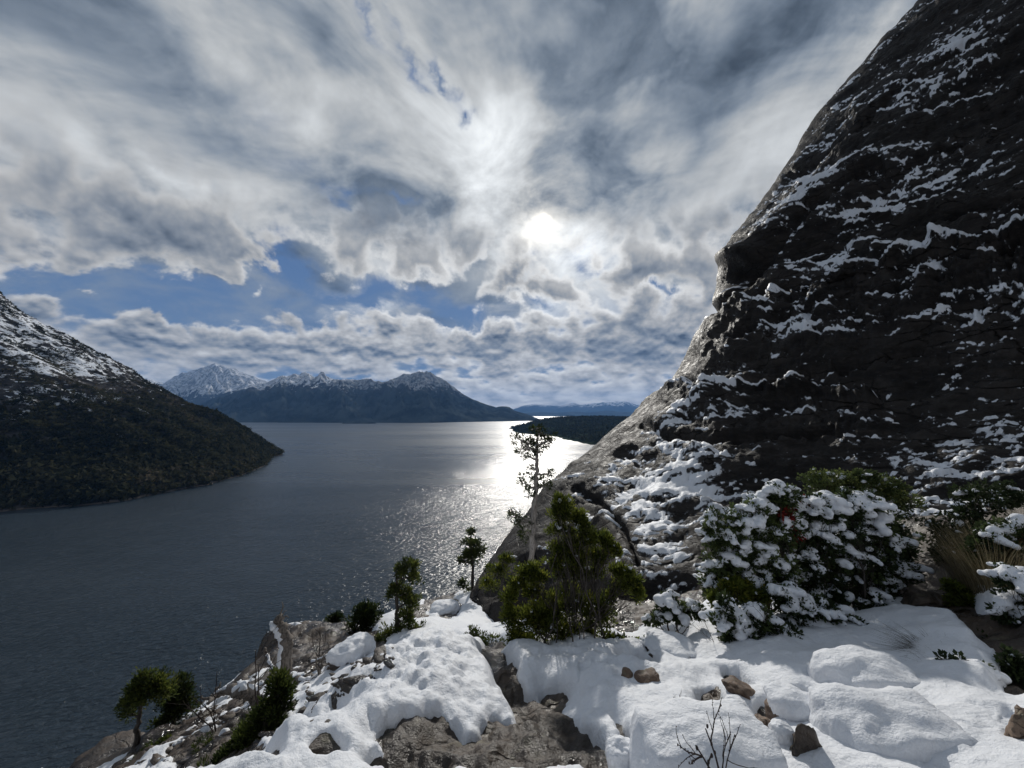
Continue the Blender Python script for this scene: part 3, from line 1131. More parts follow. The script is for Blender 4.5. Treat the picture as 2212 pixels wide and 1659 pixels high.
    me = mesh_from('cliff_snow', W.reshape(-1, 3)[used], remap[f])
    tag(link('cliff_snow', me, SNOW), kind='structure')


build_cliff()


def hit(px, py, lo=1.2, hi=24.0):
    """how far ahead the line of sight meets the ground"""
    d = lo * (hi / lo) ** np.linspace(0, 1, 260)
    rx, rz = ray(px, py)
    rock, snow, s = ground_fields(float(rx) * d, d)
    z = np.maximum(rock, snow)
    under = np.nonzero(float(rz) * d < z)[0]
    return float(d[under[0]]) if len(under) else hi


def root_at(px, py, d):
    p = at(px, py, d)
    return np.array([p[0], p[1], min(p[2], ground_z(p[0], p[1]) - .02)])


# ------------------------------------------------------------------ air between here and the far mountains
def build_haze():
    m = bpy.data.materials.new('thin blue air')
    m.use_nodes = True
    nt = m.node_tree
    nt.nodes.clear()
    out = nt.nodes.new('ShaderNodeOutputMaterial')
    v = nt.nodes.new('ShaderNodeVolumePrincipled')
    v.inputs['Color'].default_value = (.22, .48, 1.0, 1)
    v.inputs['Density'].default_value = HAZE
    v.inputs['Anisotropy'].default_value = .15
    nt.links.new(v.outputs[0], out.inputs['Volume'])
    x0, x1, y0, y1, z0, z1 = -26500, 26500, -4500, 30500, -140, 1500
    vv = [(x, y, z) for z in (z0, z1) for y in (y0, y1) for x in (x0, x1)]
    f = [[0, 2, 3, 1], [4, 5, 7, 6], [0, 1, 5, 4], [2, 6, 7, 3], [0, 4, 6, 2], [1, 3, 7, 5]]
    tag(link('haze', mesh_from('haze', vv, np.array(f), smooth=False), m), kind='stuff')


HAZE = 4.0e-5
build_haze()


# ------------------------------------------------------------------ plant helpers
class Buf:
    def __init__(s):
        s.v, s.q, s.t, s.a, s.n = [], [], [], [], 0

    def add(s, v, q=None, t=None, tone=0.5):
        v = np.asarray(v, float)
        s.v.append(v)
        s.a.append(np.broadcast_to(np.asarray(tone, float), (len(v),)))
        if q is not None: s.q.append(np.asarray(q) + s.n)
        if t is not None: s.t.append(np.asarray(t) + s.n)
        s.n += len(v)

    def tube(s, pts, rad, sides=6, tone=.5):
        pts = np.asarray(pts, float)
        rad = np.broadcast_to(np.asarray(rad, float), (len(pts),))
        tan = np.gradient(pts, axis=0)
        tan /= np.maximum(np.linalg.norm(tan, axis=1), 1e-9)[:, None]
        ref = np.array([.31, .9, .2]) if abs(tan[0] @ np.array([.31, .9, .2])) < .9 else np.array([1., 0, 0])
        n1 = np.cross(tan, ref)
        n1 /= np.maximum(np.linalg.norm(n1, axis=1), 1e-9)[:, None]
        n2 = np.cross(tan, n1)
        a = np.linspace(0, 2 * math.pi, sides, endpoint=False)
        ring = pts[:, None] + rad[:, None, None] * (np.cos(a)[None, :, None] * n1[:, None] + np.sin(a)[None, :, None] * n2[:, None])
        k = len(pts)
        v = np.concatenate([ring.reshape(-1, 3), pts[-1:] + tan[-1:] * rad[-1]])
        i, j = np.meshgrid(np.arange(k - 1), np.arange(sides), indexing='ij')
        j2 = (j + 1) % sides
        q = np.stack([i * sides + j, i * sides + j2, (i + 1) * sides + j2, (i + 1) * sides + j], -1).reshape(-1, 4)
        t = np.stack([(k - 1) * sides + np.arange(sides), (k - 1) * sides + (np.arange(sides) + 1) % sides, np.full(sides, k * sides)], -1)
        s.add(v, q, t, tone)

    def leaves(s, pos_, dirs, length, width, tone, rng):
        """rhombic leaves: one at each position"""
        n = len(pos_)
        d = dirs / np.maximum(np.linalg.norm(dirs, axis=1), 1e-9)[:, None]
        r = rng.randn(n, 3)
        w = np.cross(d, r)
        w /= np.maximum(np.linalg.norm(w, axis=1), 1e-9)[:, None]
        L = length * (.7 + .6 * rng.rand(n))[:, None]
        W = width * (.7 + .6 * rng.rand(n))[:, None]
        up = np.cross(w, d) * L * .12
        v = np.stack([pos_, pos_ + d * L * .5 + w * W + up, pos_ + d * L, pos_ + d * L * .5 - w * W + up], 1).reshape(-1, 3)
        q = np.arange(n * 4).reshape(n, 4)
        s.add(v, q, None, np.repeat(tone, 4))

    def mesh(s, name, smooth=True):
        v = np.concatenate(s.v)
        fl = []
        if s.q: fl.append(np.concatenate(s.q))
        if s.t: fl.append(np.concatenate(s.t))
        me = mesh_from(name, v, fl, smooth)
        if len(me.vertices) == len(v):
            attr(me, 'tone', np.concatenate(s.a))
        return me


def ico(sub):
    bm = bmesh.new()
    bmesh.ops.create_icosphere(bm, subdivisions=sub, radius=1)
    v = np.array([p.co[:] for p in bm.verts])
    f = np.array([[p.index for p in t.verts] for t in bm.faces])
    bm.free()
    return v, f


ICO2, ICO3, ICO4, ICO5 = ico(2), ico(3), ico(4), ico(5)


def leaf_material(name, dark, light, tip, trans=.35, spec=.25):
    m, out = material(name)
    t = attrx('tone')
    c = mixc(t.ss(.15, .65), dark, light)
    c = mixc(t.ss(.65, 1.0), c, tip)
    p = principled(None, c, .6, None, spec)
    tr = X.nt.nodes.new('ShaderNodeBsdfTranslucent')
    X.nt.links.new(c.s, tr.inputs[0])
    mx = X.nt.nodes.new('ShaderNodeMixShader')
    mx.inputs[0].default_value = trans
    X.nt.links.new(p.outputs[0], mx.inputs[1])
    X.nt.links.new(tr.outputs[0], mx.inputs[2])
    X.nt.links.new(mx.outputs[0], out.inputs['Surface'])
    return m


def bark_material(name, a, b, snowy=0.0):
    m, out = material(name)
    P = pos()
    n1 = noise(vmath('MULTIPLY', P, (1, 1, .3)), 38, 5, .65)
    n2 = noise(P, 9, 3, .6)
    c = mixc(n1.ss(.3, .7), a, b)
    if snowy:
        nx, ny, nz = split(normal())
        c = mixc((-ny * .0 - nx * .8 + nz * .2 + (n2 - .5) * 1.2).ss(.2, .5) * snowy, c, (.78, .8, .84))
    principled(out, c, .85, bumpn(n1, .8, .012), .3)
    return m


BARK = bark_material('grey brown bark', (.028, .023, .02), (.095, .082, .072))
BARK_PALE = bark_material('pale peeling bark', (.16, .142, .128), (.40, .365, .335))
DEADWOOD = bark_material('bleached dead wood', (.055, .048, .042), (.23, .20, .175))
TWIG = bark_material('dark red brown twig', (.018, .012, .011), (.05, .034, .03))
LEAF_OLIVE = leaf_material('olive scale leaves', (.030, .044, .012), (.15, .18, .030), (.34, .31, .05), .6)
LEAF_DARK = leaf_material('dark green needles', (.017, .028, .011), (.075, .098, .022), (.19, .195, .04), .5)
LEAF_BROAD = leaf_material('small glossy leaves', (.028, .042, .018), (.11, .145, .05), (.27, .29, .09), .4)
LEAF_RED = leaf_material('red autumn leaves', (.10, .008, .01), (.22, .02, .02), (.32, .05, .03), .4)
LEAF_ORANGE = leaf_material('orange autumn leaves', (.16, .05, .01), (.3, .11, .02), (.4, .2, .04), .4)
GRASS_DRY = leaf_material('dry straw grass', (.045, .037, .022), (.14, .118, .068), (.25, .215, .14), .35)
FOREST = leaf_material('hillside scrub leaves', (.017, .021, .012), (.068, .068, .038), (.16, .13, .095), .25, 0.0)


# ------------------------------------------------------------------ scrub on the far slopes (too many to count)
def scatter_clumps(name, P, size, rng, cards, mat, tone_rng, bias=None):
    n = len(P)
    k = cards
    d = rng.randn(n, k, 3)
    d /= np.linalg.norm(d, axis=2)[..., None]
    d[..., 2] = np.abs(d[..., 2]) * 1.0 - .25
    c = P[:, None] + d * size[:, None, None] * np.array([.55, .55, .75]) * (.5 + .5 * rng.rand(n, k, 1)) + np.array([0, 0, .35]) * size[:, None, None]
    e = rng.randn(n, k, 3, 3) * size[:, None, None, None] * .27
    v = (c[:, :, None] + e).reshape(-1, 3)
    me = mesh_from(name, v, np.arange(n * k * 3).reshape(-1, 3), smooth=False)
    tn = tone_rng[0] + (tone_rng[1] - tone_rng[0]) * np.clip(rng.rand(n, 1) * .65 + rng.rand(n, k) * .35, 0, 1)
    if bias is not None:
        tn = np.clip(tn * .75 + bias[:, None] * .4 - .08, 0, 1)
    attr(me, 'tone', np.repeat(tn.ravel(), 3))
    return tag(link(name, me, mat), kind='stuff')


def build_forest():
    rng = np.random.RandomState(5)
    n = 150000
    x = rng.uniform(-1250, -365, n)
    y = rng.uniform(300, 900, n)
    z = hill_height(x, y)
    ok = z > WATER + .5
    x, y, z = x[ok], y[ok], z[ok]
    hx = hill_height(x + 3, y) - z
    px, py = project(x, y, z)
    inside = (px > -140) & (px < 640)
    nse = fbm(x / 45, y / 45, z / 45, 4, .55)
    band = fbm((x * .5 + z) / 30, y / 80, 3., 3)
    dens = 1.45 - sstep(z, -60, 230) * 1.15 + nse * (1.0 + 1.2 * sstep(z, -30, 60)) + band * .6
    # scree and slabs high on the hill carry little
    dens -= .9 * np.exp(-(((px - 160) / 110) ** 2 + ((py - 790) / 40) ** 2)) + .7 * np.exp(-(((px - 110) / 130) ** 2 + ((py - 860) / 25) ** 2)) + .5 * np.exp(-(((px - 30) / 50) ** 2 + ((py - 720) / 40) ** 2))
    tnz = np.clip(.45 + fbm(x / 90, y / 90, z / 90 + 3, 3) * .7, 0, 1)
    keep = inside & (rng.rand(len(x)) < np.clip(dens, .04, 1))
    x, y, z = x[keep][:34000], y[keep][:34000], z[keep][:34000]
    lowf = sstep(z, 60, -60)
    size = (1.6 + rng.rand(len(x)) ** 2 * 4.0) * (.6 + .95 * lowf)
    scatter_clumps('hillside_scrub', np.stack([x, y, z], -1), size, rng, 13, FOREST, (0.0, 1.0), tnz[keep][:34000])
    n = 26000
    x = rng.uniform(-60, 1500, n)
    y = rng.uniform(950, 2750, n)
    z = head_h(x, y)
    px, py = project(x, y, z)
    ok = (z > WATER + 2.5) & (px > 1100) & (px < 1500)
    x, y, z = x[ok][:9000], y[ok][:9000], z[ok][:9000]
    size = 5 + rng.rand(len(x)) * 6
    scatter_clumps('headland_wood', np.stack([x, y, z], -1), size, rng, 10, FOREST, (0, .6))


build_forest()


# ------------------------------------------------------------------ boulders
def lumpy(shape, seed, amp, sub=ICO4, freq=1.6, boxy=.0, facets=0):
    v, f = sub
    v = v.copy()
    if boxy:
        m = np.abs(v).max(1)[:, None]
        v = v * (1 - boxy) + (v / m) * boxy * .82
    if facets:
        rg = np.random.RandomState(int(seed * 100))
        for i in range(facets):
            nn = rg.randn(3)
            nn /= np.linalg.norm(nn)
            dd = v @ nn
            lim = .62 + .25 * rg.rand()
            v = v - np.clip(dd - lim, 0, None)[:, None] * nn
    r = 1 + amp * fbm(v[:, 0] * freq + seed, v[:, 1] * freq, v[:, 2] * freq + seed * .7, 4, .5)
    return v * r[:, None] * np.array(shape), f


def boulder(label, px, py, d, w, h, snow=.0, seed=1.0, deep=1.0, mat=None, turn=0.0, sink=.35, name='boulder', amp=.22, boxy=.35, group='boulders in the snow', tilt=0.0, skirt=.55, fit=False):
    """a stone w by h picture units across; snow = thickness of its cap as a share of its height"""
    k = d / FPX
    W, H = w * k * .5, h * k * .62
    c = at(px, py, d)
    gz = ground_z(c[0], c[1])
    if fit:
        d = hit(px, py + h * .35)
        k = d / FPX
        W, H = w * k * .5, h * k * .62
        boxy *= .5
        c = at(px, py, d) - np.array([0, 0, H * .55])
    o = empty(name, tuple(c - np.array([0, 0, H])))
    tag(o, label, 'boulder', group)
    o.rotation_euler = (0, R(tilt), R(turn))
    v, f = lumpy((W, W * deep, H), seed, amp * .7, ICO4, 1.7, boxy, 14)
    v = v * (1 + .035 * fbm(v[:, 0] / W * 6 + seed, v[:, 1] / W * 6, v[:, 2] / W * 6, 3, .6))[:, None]
    off = np.array([0, 0, H])
    me = mesh_from('stone', v + off, f)
    st = link('stone', me, mat or BOULDER_ROCK, o)
    if snow:
        v2, f2 = lumpy((W, W * deep, H), seed, amp * .55, ICO5, 1.4, boxy * .8)
        u = v2 / np.array([W, W * deep, H])
        z = u[:, 2]
        cut = skirt * .0 - (skirt - .5) + fbm(u[:, 0] * 2.2 + seed, u[:, 1] * 2.2, seed, 3) * .35
        t = sstep(z, cut - .12, cut + .22)
        v2 = v2 * (.90 + .14 * t)[:, None]
        v2[:, 2] += (np.sqrt(t) * snow * H) + fbm(u[:, 0] * 2 + seed * 3, u[:, 1] * 2, 3, 3) * .06 * H * t
        keep = (t[f2].max(1) > .02)
        fk = f2[keep]
        used = np.unique(fk)
        rm = np.full(len(v2), -1)
        rm[used] = np.arange(len(used))
        link('snow_cap', mesh_from('snow_cap', v2[used] + off, rm[fk]), SNOW, st)
    return o


boulder('large pillow of snow on a boulder at the bottom of the picture', 1526, 1692, 1.85, 322, 180, .16, 2.3, .6, skirt=1.0, boxy=.75, amp=.13)
boulder('small snow capped stone beside the large pillowed boulder', 1342, 1655, 1.95, 64, 60, .3, 3.9, skirt=.7)
boulder('long snow covered boulder nearest the lower right corner', 1920, 1645, 1.95, 285, 160, .2, 4.4, .7, skirt=.95, boxy=.65, amp=.2)
boulder('round snow hummock over a hidden boulder behind the corner boulders', 1872, 1522, 2.55, 195, 120, .3, 5.2, .8, skirt=1.0, amp=.15)
boulder('low snow swell tapering away to the right', 2005, 1536, 2.6, 215, 90, .3, 6.1, .8, skirt=1.0, amp=.15)
boulder('flat snow covered boulder cut off by the right edge of the picture', 2160, 1670, 1.9, 280, 130, .2, 7.7, .7, skirt=.9, boxy=.6)
boulder('bare dark upright rock between the snow pillows', 1748, 1655, 1.86, 92, 130, 0, 8.3, .8, mat=GROUND_ROCK, amp=.6, boxy=.4)
boulder('brown streaked oval stone poking out of the snow', 1538, 1537, 2.45, 84, 70, 0, 9.1, 1.0, tilt=35, fit=True)
boulder('dark stone at the upper edge of the stones in the snow', 1398, 1455, 3.15, 54, 42, 0, 10.2, fit=True)
boulder('long narrow stone half buried below the shrub shadow', 1592, 1480, 2.95, 74, 34, 0, 11.4, tilt=20, fit=True)
boulder('grey stone with a snow roll on top', 1712, 1522, 2.55, 96, 52, .4, 12.6, skirt=.2, fit=True)
boulder('small brown stone left of the dark upright rock', 1652, 1570, 2.35, 62, 60, 0, 13.1, fit=True)
boulder('small dark stone behind the brown oval stone', 1354, 1454, 3.2, 34, 28, 0, 14.9, fit=True)
boulder('little stone with a snow knob beside the dark upright rock', 1690, 1588, 2.25, 46, 40, .5, 15.5, skirt=.3, fit=True)
boulder('weathered brown block at the right border under the snowy grass', 2215, 1560, 2.1, 60, 90, 0, 16.8, fit=True, amp=.3)
boulder('shadowed brown rock at the foot of the cliff right of the big shrub', 1990, 1290, 4.35, 80, 44, 0, 17.2, mat=GROUND_ROCK, fit=True, amp=.35)
boulder('cracked brown rock at the top end of the snow slope', 1950, 1262, 4.35, 64, 34, 0, 37.2, mat=GROUND_ROCK, fit=True, amp=.35)
boulder('mossy flat rock under the small snowy shrub', 1445, 1392, 3.9, 110, 30, .12, 18.6, mat=GROUND_ROCK, skirt=.2, fit=True, amp=.3)
boulder('dark snow edged rock on the slope beside the trees', 760, 1405, 8.2, 90, 60, .08, 19.3, mat=GROUND_ROCK, skirt=.1, group='rocks on the slope', fit=True, amp=.4)
boulder('brown rock lying above the snow strip near the water', 960, 1312, 11.5, 64, 30, .15, 20.4, mat=GROUND_ROCK, skirt=.2, group='rocks on the slope', fit=True)
boulder('long low rock in the bottom left corner', 230, 1630, 7.5, 130, 22, 0, 21.7, mat=GROUND_ROCK, group='rocks on the slope', fit=True)
boulder('dark rock between the two lower left trees and the water', 335, 1588, 7.5, 70, 22, 0, 22.9, mat=GROUND_ROCK, group='rocks on the slope', fit=True)
boulder('rock showing through the snow below the mound edge', 700, 1582, 2.6, 110, 20, 0, 23.3, mat=GROUND_ROCK, fit=True, amp=.35)


# --- bits of bark, stone and heather that litter the left slope
def build_litter():
    rng = np.random.RandomState(91)
    b = Buf()
    v0, f0 = ICO2
    n = 0
    pxs = rng.uniform(300, 860, 900)
    pys = rng.uniform(1390, 1650, 900)
    for px, py in zip(pxs, pys):
        edge = np.interp(px, [300, 440, 520, 640, 860], [1600, 1530, 1470, 1390, 1390])
        mound = np.interp(px, [300, 560, 700, 800, 900], [1700, 1630, 1535, 1470, 1410])
        if py < edge or py > mound:
            continue
        d = hit(px, py)
        if d < 2.6 or d > 13:
            continue
        p = at(px, py, d)
        s = (.012 + .05 * rng.rand() ** 3) * (.5 + d / 9)
        sh = np.array([s * (1 + 2.0 * rng.rand()), s, s * .5])
        v = v0 * sh * (1 + .35 * rng.randn(len(v0), 1) * .4)
        a = rng.rand() * 6.28
        v = np.stack([v[:, 0] * math.cos(a) - v[:, 1] * math.sin(a), v[:, 0] * math.sin(a) + v[:, 1] * math.cos(a), v[:, 2]], -1)
        b.add(v + p, None, f0)
    tag(link('slope_debris', b.mesh('slope_debris', False), GROUND_ROCK), kind='stuff')


build_litter()


# ------------------------------------------------------------------ plants
def curve3(p, q, n, rng, wob=.08, sag=0.0):
    p, q = np.asarray(p, float), np.asarray(q, float)
    t = np.linspace(0, 1, n)[:, None]
    L = np.linalg.norm(q - p)
    c = p + (q - p) * t
    w = np.cumsum(rng.randn(n, 3), 0) * wob * L / n
    w -= w[-1] * t
    w[0] = 0
    c = c + w
    c[:, 2] += sag * L * np.sin(t[:, 0] * math.pi)
    return c


def lobe_points(lobes, d, rng, scale_depth=1.0, shell=.55):
    """sample tuft places in rounded lobes: (px, py, rx, ry, count[, dd])"""
    out, cen = [], []
    for lb in lobes:
        px, py, rx, ry, n = lb[:5]
        dd = d + (lb[5] if len(lb) > 5 else 0.0)
        c = at(px, py, dd)
        k = dd / FPX
        u = rng.randn(n, 3)
        u /= np.linalg.norm(u, axis=1)[:, None]
        r = shell + (1 - shell) * rng.rand(n, 1)
        u = u * r * (1 + .17 * rng.randn(n, 1))
        out.append(c + u * np.array([rx * k, (rx + ry) * .5 * k * scale_depth, ry * k]))
        cen.append((c, n, np.array([rx * k, (rx + ry) * .5 * k * scale_depth, ry * k])))
    return out, cen


def plant(name, label, cat, base, lobes, d, seed, leaf, bark, stems=1, stem_r=.02, tuft=.06, leaf_len=.035, leaf_w=.006, per=40, group=None,
          tone=(.1, .9), snow=0.0, snow_r=.05, up=.6, trunk_pts=None, twigs=.6, depth=1.0, crown='crown', stem='trunk', voxel=.010, shell=.5, snow_top=.3, extra=None, spread=None):
    rng = np.random.RandomState(seed)
    bx, by, bd = base
    root = root_at(bx, by, bd)
    o = empty(name, tuple(root))
    tag(o, label, cat, group)
    pts, cen = lobe_points(lobes, d, rng, depth, shell)
    wood = Buf()
    tops = []
    if trunk_pts is not None:
        tp = np.array([at(*p) for p in trunk_pts]) - root
        rr = np.linspace(stem_r, stem_r * .25, len(tp))
        tt = np.linspace(0, 1, len(tp) * 4)
        tp2 = np.stack([np.interp(tt, np.linspace(0, 1, len(tp)), tp[:, k]) for k in range(3)], -1)
        ker = np.array([1, 2, 3, 2, 1.]) / 9
        sm = np.stack([np.convolve(np.pad(tp2[:, k], 2, mode='edge'), ker, 'valid') for k in range(3)], -1)
        sm[0] = tp2[0]
        sm += np.concatenate([np.zeros((1, 3)), rng.randn(len(sm) - 1, 3) * stem_r * .18])
        wood.tube(sm, np.interp(tt, np.linspace(0, 1, len(tp)), rr) * (1 + .12 * rng.randn(len(tt))), 9)
        spine = sm
    else:
        spine = None
    twg = Buf()
    for i, ((c, n, sz), P) in enumerate(zip(cen, pts)):
        c0 = c - root
        if spine is not None:
            below = spine[spine[:, 2] < c0[2] - .2 * np.linalg.norm(sz[[0, 2]])]
            cand = below if len(below) else spine[:1]
            st = cand[np.argmin(np.linalg.norm(cand - c0 + np.array([0, 0, .3 * sz[2]]), axis=1))]
            r0 = stem_r * .4
        else:
            a = rng.rand() * 6.28
            st = np.array([math.cos(a), math.sin(a), 0]) * (spread if spread else stem_r * 2.5) * rng.rand() ** .5
            if spread:
                st[0] += (c0[0] - st[0]) * .35
            r0 = stem_r * (.5 + .5 * rng.rand())
        pth = curve3(st, c0, 9, rng, .35)
        lb_ = Buf()
        lb_.tube(pth, np.linspace(r0, r0 * .35, 9), 6)
        bn = 'branch' if spine is not None else 'stem'
        link(bn, lb_.mesh(bn), bark, o)
        m = int(n * twigs)
        for p in (P[:m] - root):
            s0 = pth[rng.randint(3, 9)]
            twg.tube(curve3(s0, p, 5, rng, .35), np.linspace(r0 * .28, r0 * .1, 5), 4)
    allp = np.concatenate(pts) - root
    cc = np.concatenate([np.repeat((c - root)[None], n, 0) for (c, n, s) in cen])
    nt = len(allp)
    outw = allp - cc
    outw /= np.maximum(np.linalg.norm(outw, axis=1), 1e-6)[:, None]
    # tufts of leaves
    k = per
    ld = rng.randn(nt, k, 3)
    ld /= np.linalg.norm(ld, axis=2)[..., None]
    pos_ = allp[:, None] + ld * tuft * rng.rand(nt, k, 1) ** .6
    dr = ld * .8 + outw[:, None] * .5 + np.array([0, 0, up]) + rng.randn(nt, k, 3) * .25
    tn = np.clip(tone[0] + (tone[1] - tone[0]) * (rng.rand(nt, 1) * .6 + rng.rand(nt, k) * .4), 0, 1)
    lv = Buf()
    lv.leaves(pos_.reshape(-1, 3), dr.reshape(-1, 3), leaf_len, leaf_w, tn.ravel(), rng)
    if wood.v: link(stem, wood.mesh(stem), bark, o)
    if twg.v: tag(link('twigs', twg.mesh('twigs'), bark, o), kind='stuff')
    cr_o = link(crown, lv.mesh(crown, False), leaf, o)
    if extra:
        en, em, lob, cnt = extra
        ep, _ = lobe_points([(*lb, cnt) if len(lb) == 4 else lb for lb in lob], d, rng, depth, .2)
        ep = np.concatenate(ep) - root
        b2 = Buf()
        e_d = rng.randn(len(ep), 14, 3)
        b2.leaves((ep[:, None] + e_d * tuft * .5).reshape(-1, 3), e_d.reshape(-1, 3), leaf_len * 1.1, leaf_w * 1.3, rng.rand(len(ep) * 14), rng)
        link(en, b2.mesh(en, False), em, cr_o)
    if snow:
        sb = Buf()
        hz = (outw[:, 2] > snow_top - .9 + .8 * rng.rand(nt)) & (rng.rand(nt) < snow)
        v0, f0 = ICO2
        for p, w in zip(allp[hz], outw[hz]):
            s1 = snow_r * (.32 + 1.15 * rng.rand() ** 2.0)
            mcount = 1 + rng.randint(3)
            dirn = np.array([w[0] + rng.randn() * .4, w[1] + rng.randn() * .4, .1 * rng.randn() - .15])
            dirn /= np.linalg.norm(dirn)
            for j in range(mcount):
                q = p + np.array([0, 0, tuft * .55]) + dirn * s1 * 1.1 * j
                r = s1 * (1 - .18 * j)
                rot = rng.rand() * 6.28
                v = v0 * np.array([r * 1.15, r * .95, r * .82]) * (1 + .16 * rng.randn(1, 3))
                v = v * (1 + .2 * perlin(v0[:, 0] * 2 + rng.rand() * 50, v0[:, 1] * 2, v0[:, 2] * 2))[:, None]
                c_, s_ = math.cos(rot), math.sin(rot)
                v = np.stack([v[:, 0] * c_ - v[:, 1] * s_, v[:, 0] * s_ + v[:, 1] * c_, v[:, 2]], -1)
                sb.add(v + q, None, f0)
        if sb.v:
            so = tag(link('snow_load', sb.mesh('snow_load'), SNOW, cr_o), kind='stuff')
            md = so.modifiers.new('fuse', 'REMESH')
            md.mode = 'VOXEL'
            md.voxel_size = voxel
            md.use_smooth_shade = True
            ms = so.modifiers.new('soften', 'SMOOTH')
            ms.factor = .6
            ms.iterations = 3
    return o


# --- slender half bare tree on the slab
plant('slender_tree', 'tall thin half bare tree with pale trunk standing in front of the lake glitter', 'tree', (1146, 1262, 8.2),
      [(1118, 948, 14, 12, 7), (1135, 962, 13, 14, 8), (1130, 985, 12, 10, 5), (1150, 950, 15, 18, 9), (1152, 975, 13, 12, 6), (1172, 935, 16, 12, 9), (1180, 955, 16, 14, 9), (1160, 925, 16, 9, 7), (1168, 975, 12, 12, 6),
       (1192, 948, 10, 10, 4), (1122, 970, 10, 8, 4), (1146, 1008, 9, 8, 3), (1135, 1045, 13, 16, 9), (1143, 1030, 10, 10, 4), (1142, 1068, 9, 10, 4), (1176, 1030, 9, 9, 3), (1190, 1020, 8, 9, 4), (1182, 1045, 14, 8, 6), (1112, 1112, 16, 12, 9), (1128, 1122, 18, 12, 8), (1135, 1150, 20, 18, 9)],
      8.2, 21, LEAF_DARK, BARK_PALE, stem_r=.075, tuft=.05, leaf_len=.06, leaf_w=.012, per=20, tone=(.0, .6), snow=.03, snow_r=.03, twigs=.9, shell=.3, up=.2,
      trunk_pts=[(1146, 1262, 8.2), (1148, 1215, 8.2), (1152, 1150, 8.2), (1155, 1100, 8.25), (1158, 1050, 8.2), (1160, 1010, 8.2), (1158, 985, 8.2), (1160, 955, 8.2), (1164, 925, 8.2)])
# --- small tree standing clear against the lake
plant('small_pine', 'small layered evergreen seen alone against the bright lake', 'tree', (1022, 1300, 13.0),
      [(1018, 1148, 8, 8, 10), (1014, 1172, 18, 8, 18), (1028, 1178, 14, 9, 14), (1012, 1195, 22, 10, 22), (1032, 1198, 15, 10, 16), (996, 1208, 16, 6, 14), (1018, 1212, 16, 8, 12), (1038, 1185, 9, 6, 8), (1000, 1262, 12, 10, 12), (1008, 1285, 12, 10, 10)],
      13.0, 22, LEAF_DARK, BARK, stem_r=.06, tuft=.065, leaf_len=.10, leaf_w=.020, per=16, tone=(.0, .9), up=.05, twigs=.9, shell=.1,
      trunk_pts=[(1022, 1300, 13), (1021, 1245, 13), (1020, 1200, 13), (1017, 1160, 13), (1017, 1142, 13)])
# --- ragged pair of stems on the slope
plant('ragged_evergreen', 'ragged evergreen with two tall crowns rising above the snow mound', 'tree', (862, 1412, 8.4),
      [(885, 1222, 26, 12, 26), (868, 1235, 22, 14, 22), (895, 1245, 18, 14, 18), (862, 1268, 20, 10, 18), (880, 1285, 22, 16, 24), (846, 1283, 12, 9, 10), (892, 1300, 20, 18, 24), (880, 1330, 24, 20, 28), (872, 1360, 36, 18, 34), (845, 1365, 26, 22, 26), (900, 1370, 22, 18, 22), (826, 1385, 18, 16, 16)],
      8.4, 23, LEAF_DARK, BARK, stem_r=.055, tuft=.06, leaf_len=.07, leaf_w=.013, per=22, tone=(.05, 1.0), twigs=.9, shell=.2,
      trunk_pts=[(862, 1412, 8.4), (858, 1350, 8.4), (856, 1300, 8.4), (858, 1260, 8.4), (856, 1218, 8.4)])
plant('round_shrub', 'round dark shrub left of the ragged evergreen beside the water', 'shrub', (795, 1378, 10.6),
      [(778, 1345, 26, 24, 46), (800, 1332, 26, 22, 46), (790, 1318, 20, 14, 26)], 10.6, 24, LEAF_DARK, BARK, stem_r=.035, tuft=.08, leaf_len=.08, leaf_w=.016, per=30, tone=(0, .6), stem='stems', crown='foliage')
plant('round_shrub', 'smallest dark shrub standing at the edge of the brown rock dome', 'shrub', (722, 1366, 12.6),
      [(722, 1342, 17, 15, 40), (730, 1334, 10, 9, 14)], 12.6, 25, LEAF_DARK, BARK, stem_r=.035, tuft=.085, leaf_len=.08, leaf_w=.016, per=28, tone=(0, .5), stem='stems', crown='foliage')
# --- lower left trees
plant('windswept_tree', 'windswept tree with bare leaning trunk in the lower left corner', 'tree', (291, 1668, 6.6),
      [(300, 1490, 30, 18, 34), (330, 1475, 34, 16, 38), (285, 1515, 22, 16, 24), (325, 1500, 34, 18, 36), (350, 1490, 22, 16, 20), (278, 1540, 14, 10, 8), (310, 1462, 18, 10, 14)],
      6.6, 26, LEAF_DARK, BARK, stem_r=.05, tuft=.075, leaf_len=.06, leaf_w=.010, per=26, tone=(.05, 1.0), twigs=.9, shell=.2,
      trunk_pts=[(291, 1668, 6.6), (292, 1630, 6.6), (296, 1580, 6.6), (300, 1550, 6.6), (306, 1515, 6.6), (318, 1485, 6.6)])
plant('leaning_evergreen', 'darker bushy evergreen just behind the windswept tree', 'tree', (372, 1585, 7.4),
      [(385, 1490, 26, 14, 26), (375, 1515, 30, 18, 32), (395, 1535, 24, 16, 22), (365, 1545, 24, 18, 22), (350, 1560, 18, 14, 14), (405, 1510, 12, 12, 10), (390, 1470, 14, 8, 8)],
      7.4, 27, LEAF_DARK, BARK, stem_r=.05, tuft=.075, leaf_len=.065, leaf_w=.012, per=26, tone=(.0, .7), twigs=.9, shell=.2,
      trunk_pts=[(372, 1590, 7.4), (374, 1560, 7.4), (378, 1530, 7.4), (384, 1495, 7.4)])
